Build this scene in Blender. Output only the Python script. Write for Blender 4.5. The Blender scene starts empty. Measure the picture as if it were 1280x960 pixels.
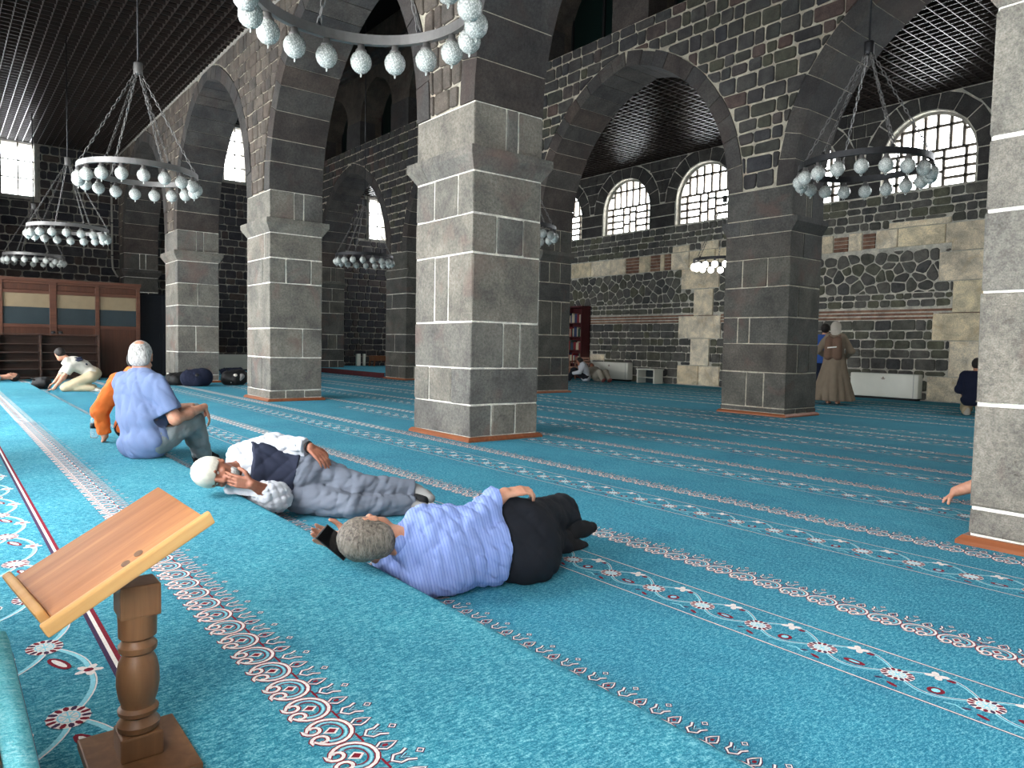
import bpy, bmesh, math, random
import numpy as np
from mathutils import Vector, Matrix

S = bpy.context.scene
COL = S.collection
rnd = random.Random(7)

# ------------------------------------------------------------------ camera
CAM = np.array([0.0, 0.0, 1.0665])
cam_data = bpy.data.cameras.new('camera')
cam_data.sensor_width = 36.0
cam_data.lens = 902.458 * 36.0 / 1280.0
cam_data.clip_start = 0.02
cam_data.clip_end = 300
cam = bpy.data.objects.new('camera', cam_data)
COL.objects.link(cam)
_y, _p, _r = (math.radians(a) for a in (51.419, -3.0923, 1.0923))
FW = np.array([-math.sin(_y) * math.cos(_p), math.cos(_y) * math.cos(_p), math.sin(_p)])
_rt = np.array([math.cos(_y), math.sin(_y), 0.0])
_up = np.cross(_rt, FW)
RT = _rt * math.cos(_r) + _up * math.sin(_r)
UP = -_rt * math.sin(_r) + _up * math.cos(_r)
cam.matrix_world = Matrix(((RT[0], UP[0], -FW[0], CAM[0]), (RT[1], UP[1], -FW[1], CAM[1]),
                           (RT[2], UP[2], -FW[2], CAM[2]), (0, 0, 0, 1)))
S.camera = cam

# ------------------------------------------------------------------ sky, exposure
world = bpy.data.worlds.new('overcast_sky')
S.world = world
world.use_nodes = True
_bg = world.node_tree.nodes['Background']
_bg.inputs[0].default_value = (0.93, 0.96, 1.0, 1)
_bg.inputs[1].default_value = 5.0
S.view_settings.view_transform = 'Standard'
S.view_settings.look = 'None'
S.view_settings.gamma = 1.0
S.view_settings.use_curve_mapping = False
S.view_settings.exposure = 2.25
S.cycles.max_bounces = 8
S.cycles.diffuse_bounces = 5
S.cycles.transparent_max_bounces = 8
S.cycles.use_denoising = True
S.cycles.sample_clamp_indirect = 6.0


def portal(name, loc, rot, sx, sy):
    """daylight through one real opening: a light portal, it only guides the sky's own light"""
    L = bpy.data.lights.new(name, 'AREA')
    L.shape = 'RECTANGLE'
    L.size, L.size_y = sx, sy
    L.energy = 1.0
    L.cycles.is_portal = True
    o = bpy.data.objects.new(name, L)
    o.location = loc
    o.rotation_euler = rot
    COL.objects.link(o)
    return o


# ------------------------------------------------------------------ object helpers
def tag(o, label=None, cat=None, group=None, kind=None):
    if label: o['label'] = label
    if cat: o['category'] = cat
    if group: o['group'] = group
    if kind: o['kind'] = kind
    return o


def empty(name, loc=(0, 0, 0), rz=0.0, **kw):
    o = bpy.data.objects.new(name, None)
    o.empty_display_size = 0.1
    o.location = loc
    o.rotation_euler = (0, 0, rz)
    COL.objects.link(o)
    return tag(o, **kw)


def mkmesh(name, verts, faces, mat=None, smooth=False):
    me = bpy.data.meshes.new(name)
    me.from_pydata([tuple(map(float, v)) for v in verts], [], faces)
    if mat: me.materials.append(mat)
    if smooth:
        me.polygons.foreach_set('use_smooth', [True] * len(me.polygons))
    me.update()
    return me


def link(name, me, parent=None, **kw):
    o = bpy.data.objects.new(name, me)
    COL.objects.link(o)
    if parent: o.parent = parent
    return tag(o, **kw)


class MB:
    """collects simple solids, then links them as ONE mesh object"""
    def __init__(s):
        s.v, s.f = [], []

    def add(s, verts, faces):
        n = len(s.v)
        s.v.extend(tuple(map(float, p)) for p in verts)
        s.f.extend([tuple(i + n for i in f) for f in faces])
        return s

    def hexa(s, p):      # 8 points: bottom 4 ccw, top 4 ccw
        return s.add(p, [(3, 2, 1, 0), (4, 5, 6, 7), (0, 1, 5, 4), (1, 2, 6, 5), (2, 3, 7, 6), (3, 0, 4, 7)])

    def box(s, x0, x1, y0, y1, z0, z1):
        return s.hexa([(x0, y0, z0), (x1, y0, z0), (x1, y1, z0), (x0, y1, z0),
                       (x0, y0, z1), (x1, y0, z1), (x1, y1, z1), (x0, y1, z1)])

    def bbox(s, x0, x1, y0, y1, z0, z1, b=0.01):
        """box with bevelled long edges all round"""
        bm = bmesh.new()
        bmesh.ops.create_cube(bm, size=1.0)
        for v in bm.verts:
            v.co = Vector(((x0 + x1) / 2 + v.co.x * (x1 - x0), (y0 + y1) / 2 + v.co.y * (y1 - y0), (z0 + z1) / 2 + v.co.z * (z1 - z0)))
        bmesh.ops.bevel(bm, geom=list(bm.edges), offset=b, segments=2, profile=0.6, affect='EDGES')
        bm.verts.index_update()
        s.add([v.co for v in bm.verts], [tuple(v.index for v in f.verts) for f in bm.faces])
        bm.free()
        return s

    def lathe(s, prof, n=16, c=(0, 0, 0), ax=None):
        """profile of (r, z) turned round z; ax: 3x3 columns to reorient"""
        A = np.eye(3) if ax is None else np.array(ax)
        vs, fs = [], []
        for r, z in prof:
            for k in range(n):
                a = 2 * math.pi * k / n
                vs.append(A @ np.array([r * math.cos(a), r * math.sin(a), z]) + np.array(c))
        m = len(prof)
        for i in range(m - 1):
            for k in range(n):
                a, b = i * n + k, i * n + (k + 1) % n
                fs.append((a, b, b + n, a + n))
        fs.append(tuple(reversed(range(n))))
        fs.append(tuple(range((m - 1) * n, m * n)))
        return s.add(vs, fs)

    def tube(s, pts, r, n=8, closed=False):
        P = [np.array(p, float) for p in pts]
        m = len(P)
        vs, fs = [], []
        prev = None
        for i in range(m):
            if closed: t = P[(i + 1) % m] - P[i - 1]
            else: t = P[min(i + 1, m - 1)] - P[max(i - 1, 0)]
            t = t / (np.linalg.norm(t) + 1e-9)
            if prev is None:
                a = np.array([0, 0, 1.0]) if abs(t[2]) < 0.9 else np.array([1.0, 0, 0])
            else:
                a = prev
            u = a - t * (a @ t)
            u /= np.linalg.norm(u) + 1e-9
            prev = u
            w = np.cross(t, u)
            rr = r[i] if hasattr(r, '__len__') else r
            for k in range(n):
                an = 2 * math.pi * k / n
                vs.append(P[i] + rr * (u * math.cos(an) + w * math.sin(an)))
        for i in range(m if closed else m - 1):
            for k in range(n):
                a, b = i * n + k, i * n + (k + 1) % n
                c, d = ((i + 1) % m) * n + (k + 1) % n, ((i + 1) % m) * n + k
                fs.append((a, b, c, d))
        if not closed:
            fs.append(tuple(reversed(range(n))))
            fs.append(tuple(range((m - 1) * n, m * n)))
        return s.add(vs, fs)

    def xf(s, M):
        M = np.array(M)
        s.v = [tuple((M[:3, :3] @ np.array(p)) + M[:3, 3]) for p in s.v]
        return s

    def mesh(s, name, mat=None, smooth=False):
        return mkmesh(name, s.v, s.f, mat, smooth)

    def build(s, name, mat=None, parent=None, smooth=False, **kw):
        return link(name, s.mesh(name, mat, smooth), parent, **kw)


def sharp(o, deg=35):
    me = o.data
    me.polygons.foreach_set('use_smooth', [True] * len(me.polygons))
    me.set_sharp_from_angle(angle=math.radians(deg))
    return o


# ------------------------------------------------------------------ materials
def srgb(r, g, b):
    f = lambda c: (c / 12.92 if c <= 0.04045 else ((c + 0.055) / 1.055) ** 2.4)
    return (f(r / 255), f(g / 255), f(b / 255), 1)


class NT:
    def __init__(s, name):
        s.m = bpy.data.materials.new(name)
        s.m.use_nodes = True
        s.t = s.m.node_tree
        s.b = s.t.nodes['Principled BSDF']

    def n(s, typ, **kw):
        x = s.t.nodes.new(typ)
        for k, v in kw.items(): setattr(x, k, v)
        return x

    def l(s, a, b): s.t.links.new(a, b)

    def coord(s, scale=(1, 1, 1), space='Object', rot=(0, 0, 0)):
        c = s.n('ShaderNodeTexCoord')
        m = s.n('ShaderNodeMapping')
        m.inputs['Scale'].default_value = scale
        m.inputs['Rotation'].default_value = rot
        s.l(c.outputs[space], m.inputs[0])
        return m.outputs[0]

    def wpos(s, scale=(1, 1, 1)):
        g = s.n('ShaderNodeNewGeometry')
        m = s.n('ShaderNodeMapping')
        m.inputs['Scale'].default_value = scale
        s.l(g.outputs['Position'], m.inputs[0])
        return m.outputs[0]

    def noise(s, vec, scale, detail=3, rough=0.55, dist=0.0):
        x = s.n('ShaderNodeTexNoise')
        x.inputs['Scale'].default_value = scale
        x.inputs['Detail'].default_value = detail
        x.inputs['Roughness'].default_value = rough
        x.inputs['Distortion'].default_value = dist
        s.l(vec, x.inputs['Vector'])
        return x.outputs['Fac']

    def ramp(s, fac, stops):
        x = s.n('ShaderNodeValToRGB')
        e = x.color_ramp.elements
        while len(e) < len(stops): e.new(0.5)
        for i, (p, c) in enumerate(stops):
            e[i].position = p
            e[i].color = c if len(c) == 4 else (*c, 1)
        s.l(fac, x.inputs[0])
        return x.outputs[0]

    def mix(s, fac, a, b, mode='MIX'):
        x = s.n('ShaderNodeMix', data_type='RGBA', blend_type=mode)
        for v, i in ((fac, 0), (a, 6), (b, 7)):
            if hasattr(v, 'links'): s.l(v, x.inputs[i])
            else: x.inputs[i].default_value = v
        return x.outputs[2]

    def math(s, op, a, b=0.0):
        x = s.n('ShaderNodeMath', operation=op)
        for v, i in ((a, 0), (b, 1)):
            if hasattr(v, 'links'): s.l(v, x.inputs[i])
            else: x.inputs[i].default_value = v
        return x.outputs[0]

    def bump(s, h, strength=0.3, dist=0.01):
        x = s.n('ShaderNodeBump')
        x.inputs['Strength'].default_value = strength
        x.inputs['Distance'].default_value = dist
        s.l(h, x.inputs['Height'])
        s.l(x.outputs[0], s.b.inputs['Normal'])

    def piece(s):
        """one random number per stone, whether it is its own object or an island of a joined mesh"""
        o = s.n('ShaderNodeObjectInfo')
        g = s.n('ShaderNodeNewGeometry')
        a = s.math('ADD', o.outputs['Random'], g.outputs['Random Per Island'])
        return s.math('FRACT', a)

    def done(s, rough=0.8, spec=0.3, **kw):
        s.b.inputs['Roughness'].default_value = rough
        s.b.inputs['Specular IOR Level'].default_value = spec
        for k, v in kw.items(): s.b.inputs[k].default_value = v
        return s.m


def plain(name, col, rough=0.7, spec=0.3, var=0.12, scale=12.0, bump=0.0, metal=0.0):
    t = NT(name)
    v = t.coord()
    f = t.noise(v, scale, 4)
    c = srgb(*col)
    lo = tuple(x * (1 - var) for x in c[:3]) + (1,)
    hi = tuple(min(1, x * (1 + var)) for x in c[:3]) + (1,)
    t.l(t.ramp(f, [(0.3, lo), (0.7, hi)]), t.b.inputs['Base Color'])
    if bump: t.bump(t.noise(v, scale * 4, 3), bump, 0.004)
    return t.done(rough, spec, Metallic=metal)


def stone_mat(name, cols, patch=None, scale=3.0, pit=0.5, rough=0.9):
    t = NT(name)
    v = t.wpos()
    r = t.piece()
    n = len(cols)
    base = t.ramp(r, [(i / max(1, n - 1), srgb(*c)) for i, c in enumerate(cols)])
    f1 = t.noise(v, scale, 5, 0.6, 0.4)
    f2 = t.noise(v, scale * 14, 4, 0.7)
    f3 = t.noise(v, scale * 55, 2, 0.6)
    dark = t.ramp(f1, [(0.3, (0.6, 0.6, 0.6, 1)), (0.7, (1.28, 1.26, 1.2, 1))])
    c = t.mix(1.0, base, dark, 'MULTIPLY')
    sp = t.ramp(f2, [(0.32, (0.72, 0.72, 0.72, 1)), (0.62, (1.16, 1.16, 1.16, 1))])
    c = t.mix(1.0, c, sp, 'MULTIPLY')
    gr = t.ramp(f3, [(0.34, (0.8, 0.8, 0.8, 1)), (0.64, (1.2, 1.2, 1.2, 1))])
    c = t.mix(1.0, c, gr, 'MULTIPLY')
    if patch:
        f4 = t.noise(v, scale * 0.8, 3, 0.5, 0.8)
        c = t.mix(t.ramp(f4, [(0.56, (0, 0, 0, 1)), (0.72, (0.55, 0.55, 0.55, 1))]), c, srgb(*patch))
    t.l(c, t.b.inputs['Base Color'])
    h = t.math('ADD', t.math('MULTIPLY', f2, 0.6), t.math('MULTIPLY', f3, 0.4))
    t.bump(h, pit, 0.012)
    return t.done(rough, 0.25)


def wood_mat(name, c0, c1, axis=0, scale=1.0, rough=0.45, spec=0.35):
    t = NT(name)
    sc = [38.0, 38.0, 38.0]
    sc[axis] = 2.2
    v = t.coord(tuple(x * scale for x in sc))
    f = t.noise(v, 1.0, 5, 0.65, 0.6)
    v2 = t.coord(tuple(x * scale * 0.22 for x in sc))
    g = t.noise(v2, 1.0, 3, 0.5, 1.0)
    m = t.math('ADD', t.math('MULTIPLY', f, 0.6), t.math('MULTIPLY', g, 0.4))
    t.l(t.ramp(m, [(0.32, srgb(*c0)), (0.52, srgb(*[(a + b) / 2 for a, b in zip(c0, c1)])), (0.68, srgb(*c1))]), t.b.inputs['Base Color'])
    t.bump(f, 0.08, 0.003)
    return t.done(rough, spec)


def carpet_mat(name, lo, mid, hi):
    t = NT(name)
    v = t.wpos()
    f = t.noise(v, 210, 3, 0.8)
    fw = t.noise(t.wpos((1, 0.35, 1)), 120, 3, 0.8)
    big = t.noise(v, 1.3, 4, 0.6, 0.6)
    big2 = t.noise(v, 9.0, 3, 0.6, 0.5)
    m = t.math('ADD', t.math('MULTIPLY', f, 0.5), t.math('MULTIPLY', fw, 0.5))
    c = t.ramp(m, [(0.36, srgb(*lo)), (0.5, srgb(*mid)), (0.66, srgb(*hi))])
    nap = t.ramp(t.math('ADD', t.math('MULTIPLY', big, 0.6), t.math('MULTIPLY', big2, 0.4)),
                 [(0.35, (0.8, 0.82, 0.85, 1)), (0.65, (1.18, 1.14, 1.1, 1))])
    t.l(t.mix(1.0, c, nap, 'MULTIPLY'), t.b.inputs['Base Color'])
    t.bump(m, 0.5, 0.006)
    return t.done(0.95, 0.08)


M = {}
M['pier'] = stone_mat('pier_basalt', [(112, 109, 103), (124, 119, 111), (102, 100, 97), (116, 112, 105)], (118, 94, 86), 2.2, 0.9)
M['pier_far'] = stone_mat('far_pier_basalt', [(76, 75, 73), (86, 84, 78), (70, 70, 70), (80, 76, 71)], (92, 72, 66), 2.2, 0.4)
M['arch'] = stone_mat('arch_basalt', [(66, 64, 63), (74, 71, 69), (59, 58, 59), (72, 64, 60)], (68, 56, 52), 2.2, 0.3)
M['rubble_near'] = stone_mat('brown_rubble', [(90, 83, 77), (101, 93, 86), (80, 75, 72), (95, 85, 78)], None, 5, 0.6)
M['rubble'] = stone_mat('dark_rubble', [(60, 58, 60), (72, 70, 68), (58, 58, 62), (74, 73, 62), (64, 64, 64), (70, 68, 68), (84, 68, 64)], None, 5, 0.7)
M['rubble_far'] = stone_mat('far_rubble', [(88, 87, 86), (102, 100, 95), (76, 76, 77), (98, 98, 84), (92, 92, 90)], None, 5, 0.8)
M['mortar'] = stone_mat('pale_mortar', [(168, 162, 148), (168, 162, 148)], (148, 126, 110), 6, 0.4)
M['mortar_white'] = stone_mat('white_mortar', [(222, 219, 210), (222, 219, 210)], (150, 146, 136), 6, 0.4)
M['mortar_dark'] = stone_mat('grey_mortar', [(190, 186, 176), (190, 186, 176)], None, 6, 0.4)
M['limestone'] = stone_mat('limestone', [(222, 208, 184), (228, 216, 196), (212, 196, 170), (224, 210, 180)], (190, 166, 128), 3.5, 0.5)
M['brick'] = stone_mat('old_brick', [(136, 104, 88), (124, 92, 78), (146, 114, 96)], None, 6, 0.5)
M['plinth'] = wood_mat('orange_wood', (104, 56, 34), (152, 92, 56), 0, 0.6)
M['lectern'] = wood_mat('lectern_wood', (156, 92, 48), (212, 146, 90), 1, 0.8)
M['lectern_edge'] = wood_mat('pale_edge_wood', (196, 142, 84), (220, 172, 112), 1, 0.5)
M['lectern_dark'] = wood_mat('turned_wood', (98, 66, 44), (134, 96, 64), 2, 0.8)
M['cupboard'] = wood_mat('mahogany', (58, 34, 25), (88, 55, 40), 2, 0.5)
M['cupboard_rail'] = wood_mat('mahogany_rail', (70, 43, 33), (102, 66, 50), 1, 0.5)
M['shelf'] = wood_mat('shoe_shelf_wood', (54, 37, 31), (86, 63, 52), 1, 0.5)
M['bookcase'] = wood_mat('red_bookcase_wood', (58, 22, 26), (86, 34, 36), 2, 0.6)
M['carpet'] = carpet_mat('floor_carpet', (20, 88, 114), (50, 132, 156), (142, 202, 214))
M['carpet_hi'] = carpet_mat('platform_carpet', (24, 92, 114), (56, 138, 158), (146, 206, 216))
M['cream'] = plain('cream_yarn', (226, 216, 210), 0.95, 0.1, 0.15, 160)
M['red'] = plain('dark_red_yarn', (122, 34, 48), 0.95, 0.1, 0.2, 160)
M['sky'] = plain('pale_blue_yarn', (140, 206, 218), 0.95, 0.1, 0.15, 160)
M['navy'] = plain('plum_yarn', (72, 52, 78), 0.95, 0.1, 0.2, 160)
M['iron'] = plain('blackened_iron', (40, 40, 42), 0.5, 0.5, 0.2, 20, 0.0, 0.6)
M['ring'] = plain('grey_painted_ring', (98, 96, 94), 0.42, 0.5, 0.1, 20, 0.0, 0.3)
M['slat'] = plain('brown_slat', (44, 38, 35), 0.30, 0.5, 0.1, 8)
M['void'] = plain('dark_roof_void', (16, 15, 15), 0.9, 0.1)
M['plaster'] = plain('grey_plaster', (150, 146, 138), 0.9, 0.2, 0.12, 8, 0.2)
M['bar'] = plain('window_bar', (112, 104, 96), 0.8, 0.2)
M['white'] = plain('white_paint', (226, 224, 212), 0.4, 0.4, 0.03, 4)
M['grey'] = plain('grey_plastic', (150, 150, 146), 0.5, 0.4)
M['black'] = plain('black', (18, 18, 19), 0.6, 0.3)
M['tan'] = plain('tan_blind', (128, 113, 90), 0.8, 0.2, 0.06, 6)
M['darkglass'] = plain('dark_panel', (44, 54, 58), 0.25, 0.5, 0.1, 3)


def glass_mat():
    t = NT('window_glass')
    tr = t.n('ShaderNodeBsdfTransparent')
    tr.inputs[0].default_value = (0.95, 0.95, 0.94, 1)
    mx = t.n('ShaderNodeMixShader')
    mx.inputs[0].default_value = 0.06
    t.b.inputs['Base Color'].default_value = (0.9, 0.9, 0.88, 1)
    t.b.inputs['Roughness'].default_value = 0.1
    out = t.t.nodes['Material Output']
    t.l(tr.outputs[0], mx.inputs[1])
    t.l(t.b.outputs[0], mx.inputs[2])
    t.l(mx.outputs[0], out.inputs[0])
    return t.m


M['glass'] = glass_mat()


def globe_mat(name, emit):
    t = NT(name)
    v = t.coord((1, 1, 1))
    w = t.n('ShaderNodeTexVoronoi')
    w.inputs['Scale'].default_value = 95
    t.l(v, w.inputs['Vector'])
    t.l(t.ramp(w.outputs['Distance'], [(0.1, srgb(212, 214, 208)), (0.6, srgb(150, 154, 150))]), t.b.inputs['Base Color'])
    t.bump(w.outputs['Distance'], 0.6, 0.006)
    if emit:
        t.b.inputs['Emission Color'].default_value = (1, 0.97, 0.88, 1)
        t.b.inputs['Emission Strength'].default_value = emit
    return t.done(0.2, 0.6)


M['globe'] = globe_mat('crackled_glass_globe', 0)
M['globe_lit'] = globe_mat('lit_glass_globe', 2.2)

# ------------------------------------------------------------------ the measured building
YA, DA, WA = 4.5257, 0.954, 1.164          # near arcade: front plane, depth, pier width
YB, DB, WB = 10.463, 0.934, 1.18           # far arcade
YC = 17.078                                # far wall
XE = -25.6                                 # left end wall
YN = -0.55                                 # near wall, behind the camera
XR = 8.0                                   # unseen wall added to close the hall against stray light
ZC = 6.68                                  # slatted ceilings
ZI, ZT = 2.934, 3.171                      # impost
ZS, CROWN, RING = 3.66, 2.79, 0.27         # arch springing, rise, ring thickness
XA = [-25.45, -19.696, -13.593, -7.558, -1.525, 4.5]
XB = [-25.127, -19.18, -13.38, -7.384, -1.42, 4.5]
ZBT = 7.2                                  # top of the far arcade's rubble
ZN = 10.6                                  # nave roof
PLAT_Y, PLAT_Z = 1.45, 0.14


def stone_verts(poly, proud, depth, bev, corner=0.0):
    """prism on a convex outline (u, v) with a bevelled front; local w points out of the wall"""
    P = [np.array(p, float) for p in poly]
    if corner > 0:
        Q = []
        n = len(P)
        for i in range(n):
            a, b, c = P[i - 1], P[i], P[(i + 1) % n]
            k1, k2 = corner * rnd.uniform(0.5, 1.5), corner * rnd.uniform(0.5, 1.5)
            l1, l2 = np.linalg.norm(a - b), np.linalg.norm(c - b)
            Q.append(b + (a - b) * min(0.42, k1 / (l1 + 1e-6)))
            Q.append(b + (c - b) * min(0.42, k2 / (l2 + 1e-6)))
        P = Q
    c = sum(P) / len(P)
    n = len(P)
    vs = [(p[0], p[1], -depth) for p in P] + [(p[0], p[1], proud - bev) for p in P]
    for p in P:
        d = c - p
        L = np.linalg.norm(d) + 1e-9
        q = p + d * min(0.45, bev * 1.3 / L)
        vs.append((q[0], q[1], proud))
    fs = []
    for i in range(n):
        j = (i + 1) % n
        fs.append((i, j, n + j, n + i))
        fs.append((n + i, n + j, 2 * n + j, 2 * n + i))
    fs.append(tuple(range(2 * n, 3 * n)))
    return vs, fs


def frame(O, U, V, N):
    O, U, V, N = (np.array(a, float) for a in (O, U, V, N))
    return lambda p: O + U * p[0] + V * p[1] + N * p[2]


def lay_stones(parent, name, polys, fr, mat, proud=0.02, depth=0.05, bev=0.012, corner=0.03, jit=0.006, cap=300):
    """each outline becomes one stone; the `cap` largest in view are objects, the rest one joined part"""
    items = []
    for poly in polys:
        c = np.mean(np.array(poly), axis=0)
        w = fr((c[0], c[1], 0))
        d = w - CAM
        z = d @ FW
        u, v = (902 * (d @ RT) / z, 902 * (d @ UP) / z) if z > 0.1 else (9e9, 9e9)
        x = np.array(poly)
        area = 0.5 * abs(np.dot(x[:, 0], np.roll(x[:, 1], 1)) - np.dot(x[:, 1], np.roll(x[:, 0], 1)))
        seen = abs(u) < 700 and abs(v) < 540
        items.append((-(area / (d @ d)) if seen else 0.0, poly))
    items.sort(key=lambda t: t[0])
    rest = MB()
    for k, (key, poly) in enumerate(items):
        vs, fs = stone_verts(poly, proud + rnd.uniform(-jit, jit), depth, bev, corner)
        vs = [fr(p) for p in vs]
        if k < cap and key < 0:
            link(name, mkmesh(name, vs, fs, mat), parent)
        else:
            rest.add(vs, fs)
    if rest.v:
        rest.build(name + '_infill', mat, parent, kind='stuff')


def clip(poly, nx, ny, d):
    """keep nx*x+ny*y >= d"""
    out = []
    n = len(poly)
    for i in range(n):
        a, b = poly[i], poly[(i + 1) % n]
        sa, sb = nx * a[0] + ny * a[1] - d, nx * b[0] + ny * b[1] - d
        if sa >= 0: out.append(a)
        if (sa >= 0) != (sb >= 0):
            t = sa / (sa - sb)
            out.append((a[0] + (b[0] - a[0]) * t, a[1] + (b[1] - a[1]) * t))
    return out


def area(poly):
    x = np.array(poly)
    return 0.5 * abs(np.dot(x[:, 0], np.roll(x[:, 1], 1)) - np.dot(x[:, 1], np.roll(x[:, 0], 1)))


def shrink(poly, g):
    """inset a convex outline by g"""
    c = np.mean(np.array(poly), axis=0)
    out = list(poly)
    n = len(poly)
    sgn = 1.0
    x = np.array(poly)
    if np.dot(x[:, 0], np.roll(x[:, 1], -1)) - np.dot(x[:, 1], np.roll(x[:, 0], -1)) < 0: sgn = -1.0
    for i in range(n):
        a, b = np.array(poly[i]), np.array(poly[(i + 1) % n])
        e = b - a
        L = np.linalg.norm(e)
        if L < 1e-6: continue
        nn = np.array((-e[1], e[0])) / L * sgn
        out = clip(out, nn[0], nn[1], nn @ a + g)
        if len(out) < 3: return []
    # drop near-duplicate corners
    res = []
    for p in out:
        if not res or math.hypot(p[0] - res[-1][0], p[1] - res[-1][1]) > 0.012: res.append(p)
    if len(res) > 2 and math.hypot(res[0][0] - res[-1][0], res[0][1] - res[-1][1]) <= 0.012: res.pop()
    return res if len(res) >= 3 else []


def rubble_rows(x0, x1, z0, z1, h, w, gap=0.022, hole=None, wob=0.012):
    """coursed rubble: outlines in (x, z); hole(poly) may clip or drop a cell"""
    out = []
    z = z0
    while z < z1 - 0.03:
        hh = h * rnd.uniform(0.82, 1.2)
        zt = min(z + hh, z1)
        if z1 - zt < h * 0.4: zt = z1
        x = x0 - rnd.uniform(0, w * 0.6)
        tilt = 0.0
        while x < x1:
            ww = w * rnd.choice((0.62, 0.8, 0.95, 1.05, 1.2, 1.45))
            a, b = max(x, x0), min(x + ww, x1)
            if b - a > 0.05:
                q = lambda: rnd.uniform(-wob, wob)
                poly = [(a + q(), z + q()), (b + q(), z + q()), (b + q(), zt + q()), (a + q(), zt + q())]
                polys = hole(poly) if hole else [poly]
                for pl in polys:
                    if len(pl) < 3: continue
                    s = shrink(pl, gap / 2)
                    if len(s) >= 3 and area(s) > 0.006: out.append(s)
            x += ww
        z = zt
    return out


def voronoi_rubble(x0, x1, z0, z1, size, gap=0.02, hole=None):
    nx, nz = int((x1 - x0) / size) + 1, int((z1 - z0) / (size * 0.8)) + 1
    pts = {}
    for i in range(-1, nx + 1):
        for j in range(-1, nz + 1):
            pts[i, j] = (x0 + (i + 0.5 + 0.5 * (j % 2) + rnd.uniform(-.36, .36)) * size, z0 + (j + 0.5 + rnd.uniform(-.36, .36)) * size * 0.8)
    out = []
    for (i, j), p in pts.items():
        poly = [(x0, z0), (x1, z0), (x1, z1), (x0, z1)]
        for di in range(-2, 3):
            for dj in range(-2, 3):
                q = pts.get((i + di, j + dj))
                if q is None or q == p: continue
                n = (p[0] - q[0], p[1] - q[1])
                m = ((p[0] + q[0]) / 2, (p[1] + q[1]) / 2)
                poly = clip(poly, n[0], n[1], n[0] * m[0] + n[1] * m[1])
                if len(poly) < 3: break
            if len(poly) < 3: break
        if len(poly) < 3: continue
        for pl in (hole(poly) if hole else [poly]):
            if len(pl) < 3: continue
            s = shrink(pl, gap / 2)
            if len(s) >= 3 and area(s) > 0.005: out.append(s)
    return out


class Arch:
    """two-centred pointed arch between xl and xr"""
    def __init__(s, xl, xr, zs=ZS, rise=CROWN, ring=RING):
        s.xl, s.xr, s.zs, s.ring = xl, xr, zs, ring
        s.xc, s.a = (xl + xr) / 2, (xr - xl) / 2
        s.e = (rise ** 2 - s.a ** 2) / (2 * s.a)
        s.R = s.a + s.e

    def z(s, x, extra=0.0):
        """height of the curve grown by `extra`, or None outside"""
        dx = abs(x - s.xc)
        if dx >= s.a + extra: return None
        return s.zs + math.sqrt(max(0.0, (s.R + extra) ** 2 - (dx + s.e) ** 2))

    def cut(s, poly, extra):
        """clip a cell to outside the extrados"""
        c = np.mean(np.array(poly), axis=0)
        lim = s.a + extra
        if c[0] < s.xc - lim - 1.0 or c[0] > s.xc + lim + 1.0: return poly
        sides = []
        lo, hi = min(p[0] for p in poly), max(p[0] for p in poly)
        if lo < s.xc: sides.append(1)
        if hi >= s.xc: sides.append(-1)
        for sg in sides:
            C = np.array((s.xc + sg * s.e, s.zs))
            q = c.copy()
            if sg == 1: q[0] = min(q[0], s.xc - 0.02)
            else: q[0] = max(q[0], s.xc + 0.02)
            if q[1] <= s.zs:
                n = np.array((-sg * 1.0, 0.0))
            else:
                n = q - C
                n /= np.linalg.norm(n)
            R = s.R + extra
            poly = clip(poly, n[0], n[1], n @ C + R)
            if len(poly) < 3: return []
        return poly


def voussoirs(parent, ar, y0, y1, mat, n=11, name='arch_stone', proud=0.012, gap=0.012):
    for sg in (1, -1):
        C = np.array((ar.xc + sg * ar.e, ar.zs))
        a0 = math.pi if sg == 1 else 0.0
        a1 = math.acos(-ar.e / ar.R) if sg == 1 else math.pi - math.acos(-ar.e / ar.R)
        cuts = [0.0]
        for k in range(n): cuts.append(cuts[-1] + rnd.uniform(0.85, 1.15) * (1.15 - 0.35 * k / n))
        cuts = [a0 + (a1 - a0) * c / cuts[-1] for c in cuts]
        for k in range(n):
            g = gap / 2 / ar.R * (1 if cuts[1] > cuts[0] else -1)
            b0, b1 = cuts[k] + g, cuts[k + 1] - g
            Ro = ar.R + ar.ring + rnd.uniform(-0.02, 0.02)
            ring_pts = []
            for bb, R in ((b0, ar.R), ((b0 + b1) / 2, ar.R), (b1, ar.R), (b1, Ro), ((b0 + b1) / 2, Ro), (b0, Ro)):
                ring_pts.append((C[0] + R * math.cos(bb), C[1] + R * math.sin(bb)))
            pr = proud + rnd.uniform(-0.006, 0.006)
            m = MB()
            v0 = [(x, y0 - pr, z) for x, z in ring_pts]
            v1 = [(x, y1, z) for x, z in ring_pts]
            fs = [(0, 1, 4, 5), (1, 2, 3, 4), (11, 10, 7, 6), (10, 9, 8, 7)]
            for i in range(6):
                j = (i + 1) % 6
                fs.append((i, 6 + i, 6 + j, j))
            m.add(v0 + v1, fs)
            m.build(name, mat, parent)


def strip_solid(m, xs, lower, upper, y0, y1):
    """solid between lower(x) and upper(x), extruded y0..y1"""
    for a, b in zip(xs[:-1], xs[1:]):
        m.hexa([(a, y0, lower(a)), (b, y0, lower(b)), (b, y1, lower(b)), (a, y1, lower(a)),
                (a, y0, upper(a)), (b, y0, upper(b)), (b, y1, upper(b)), (a, y1, upper(a))])


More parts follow.
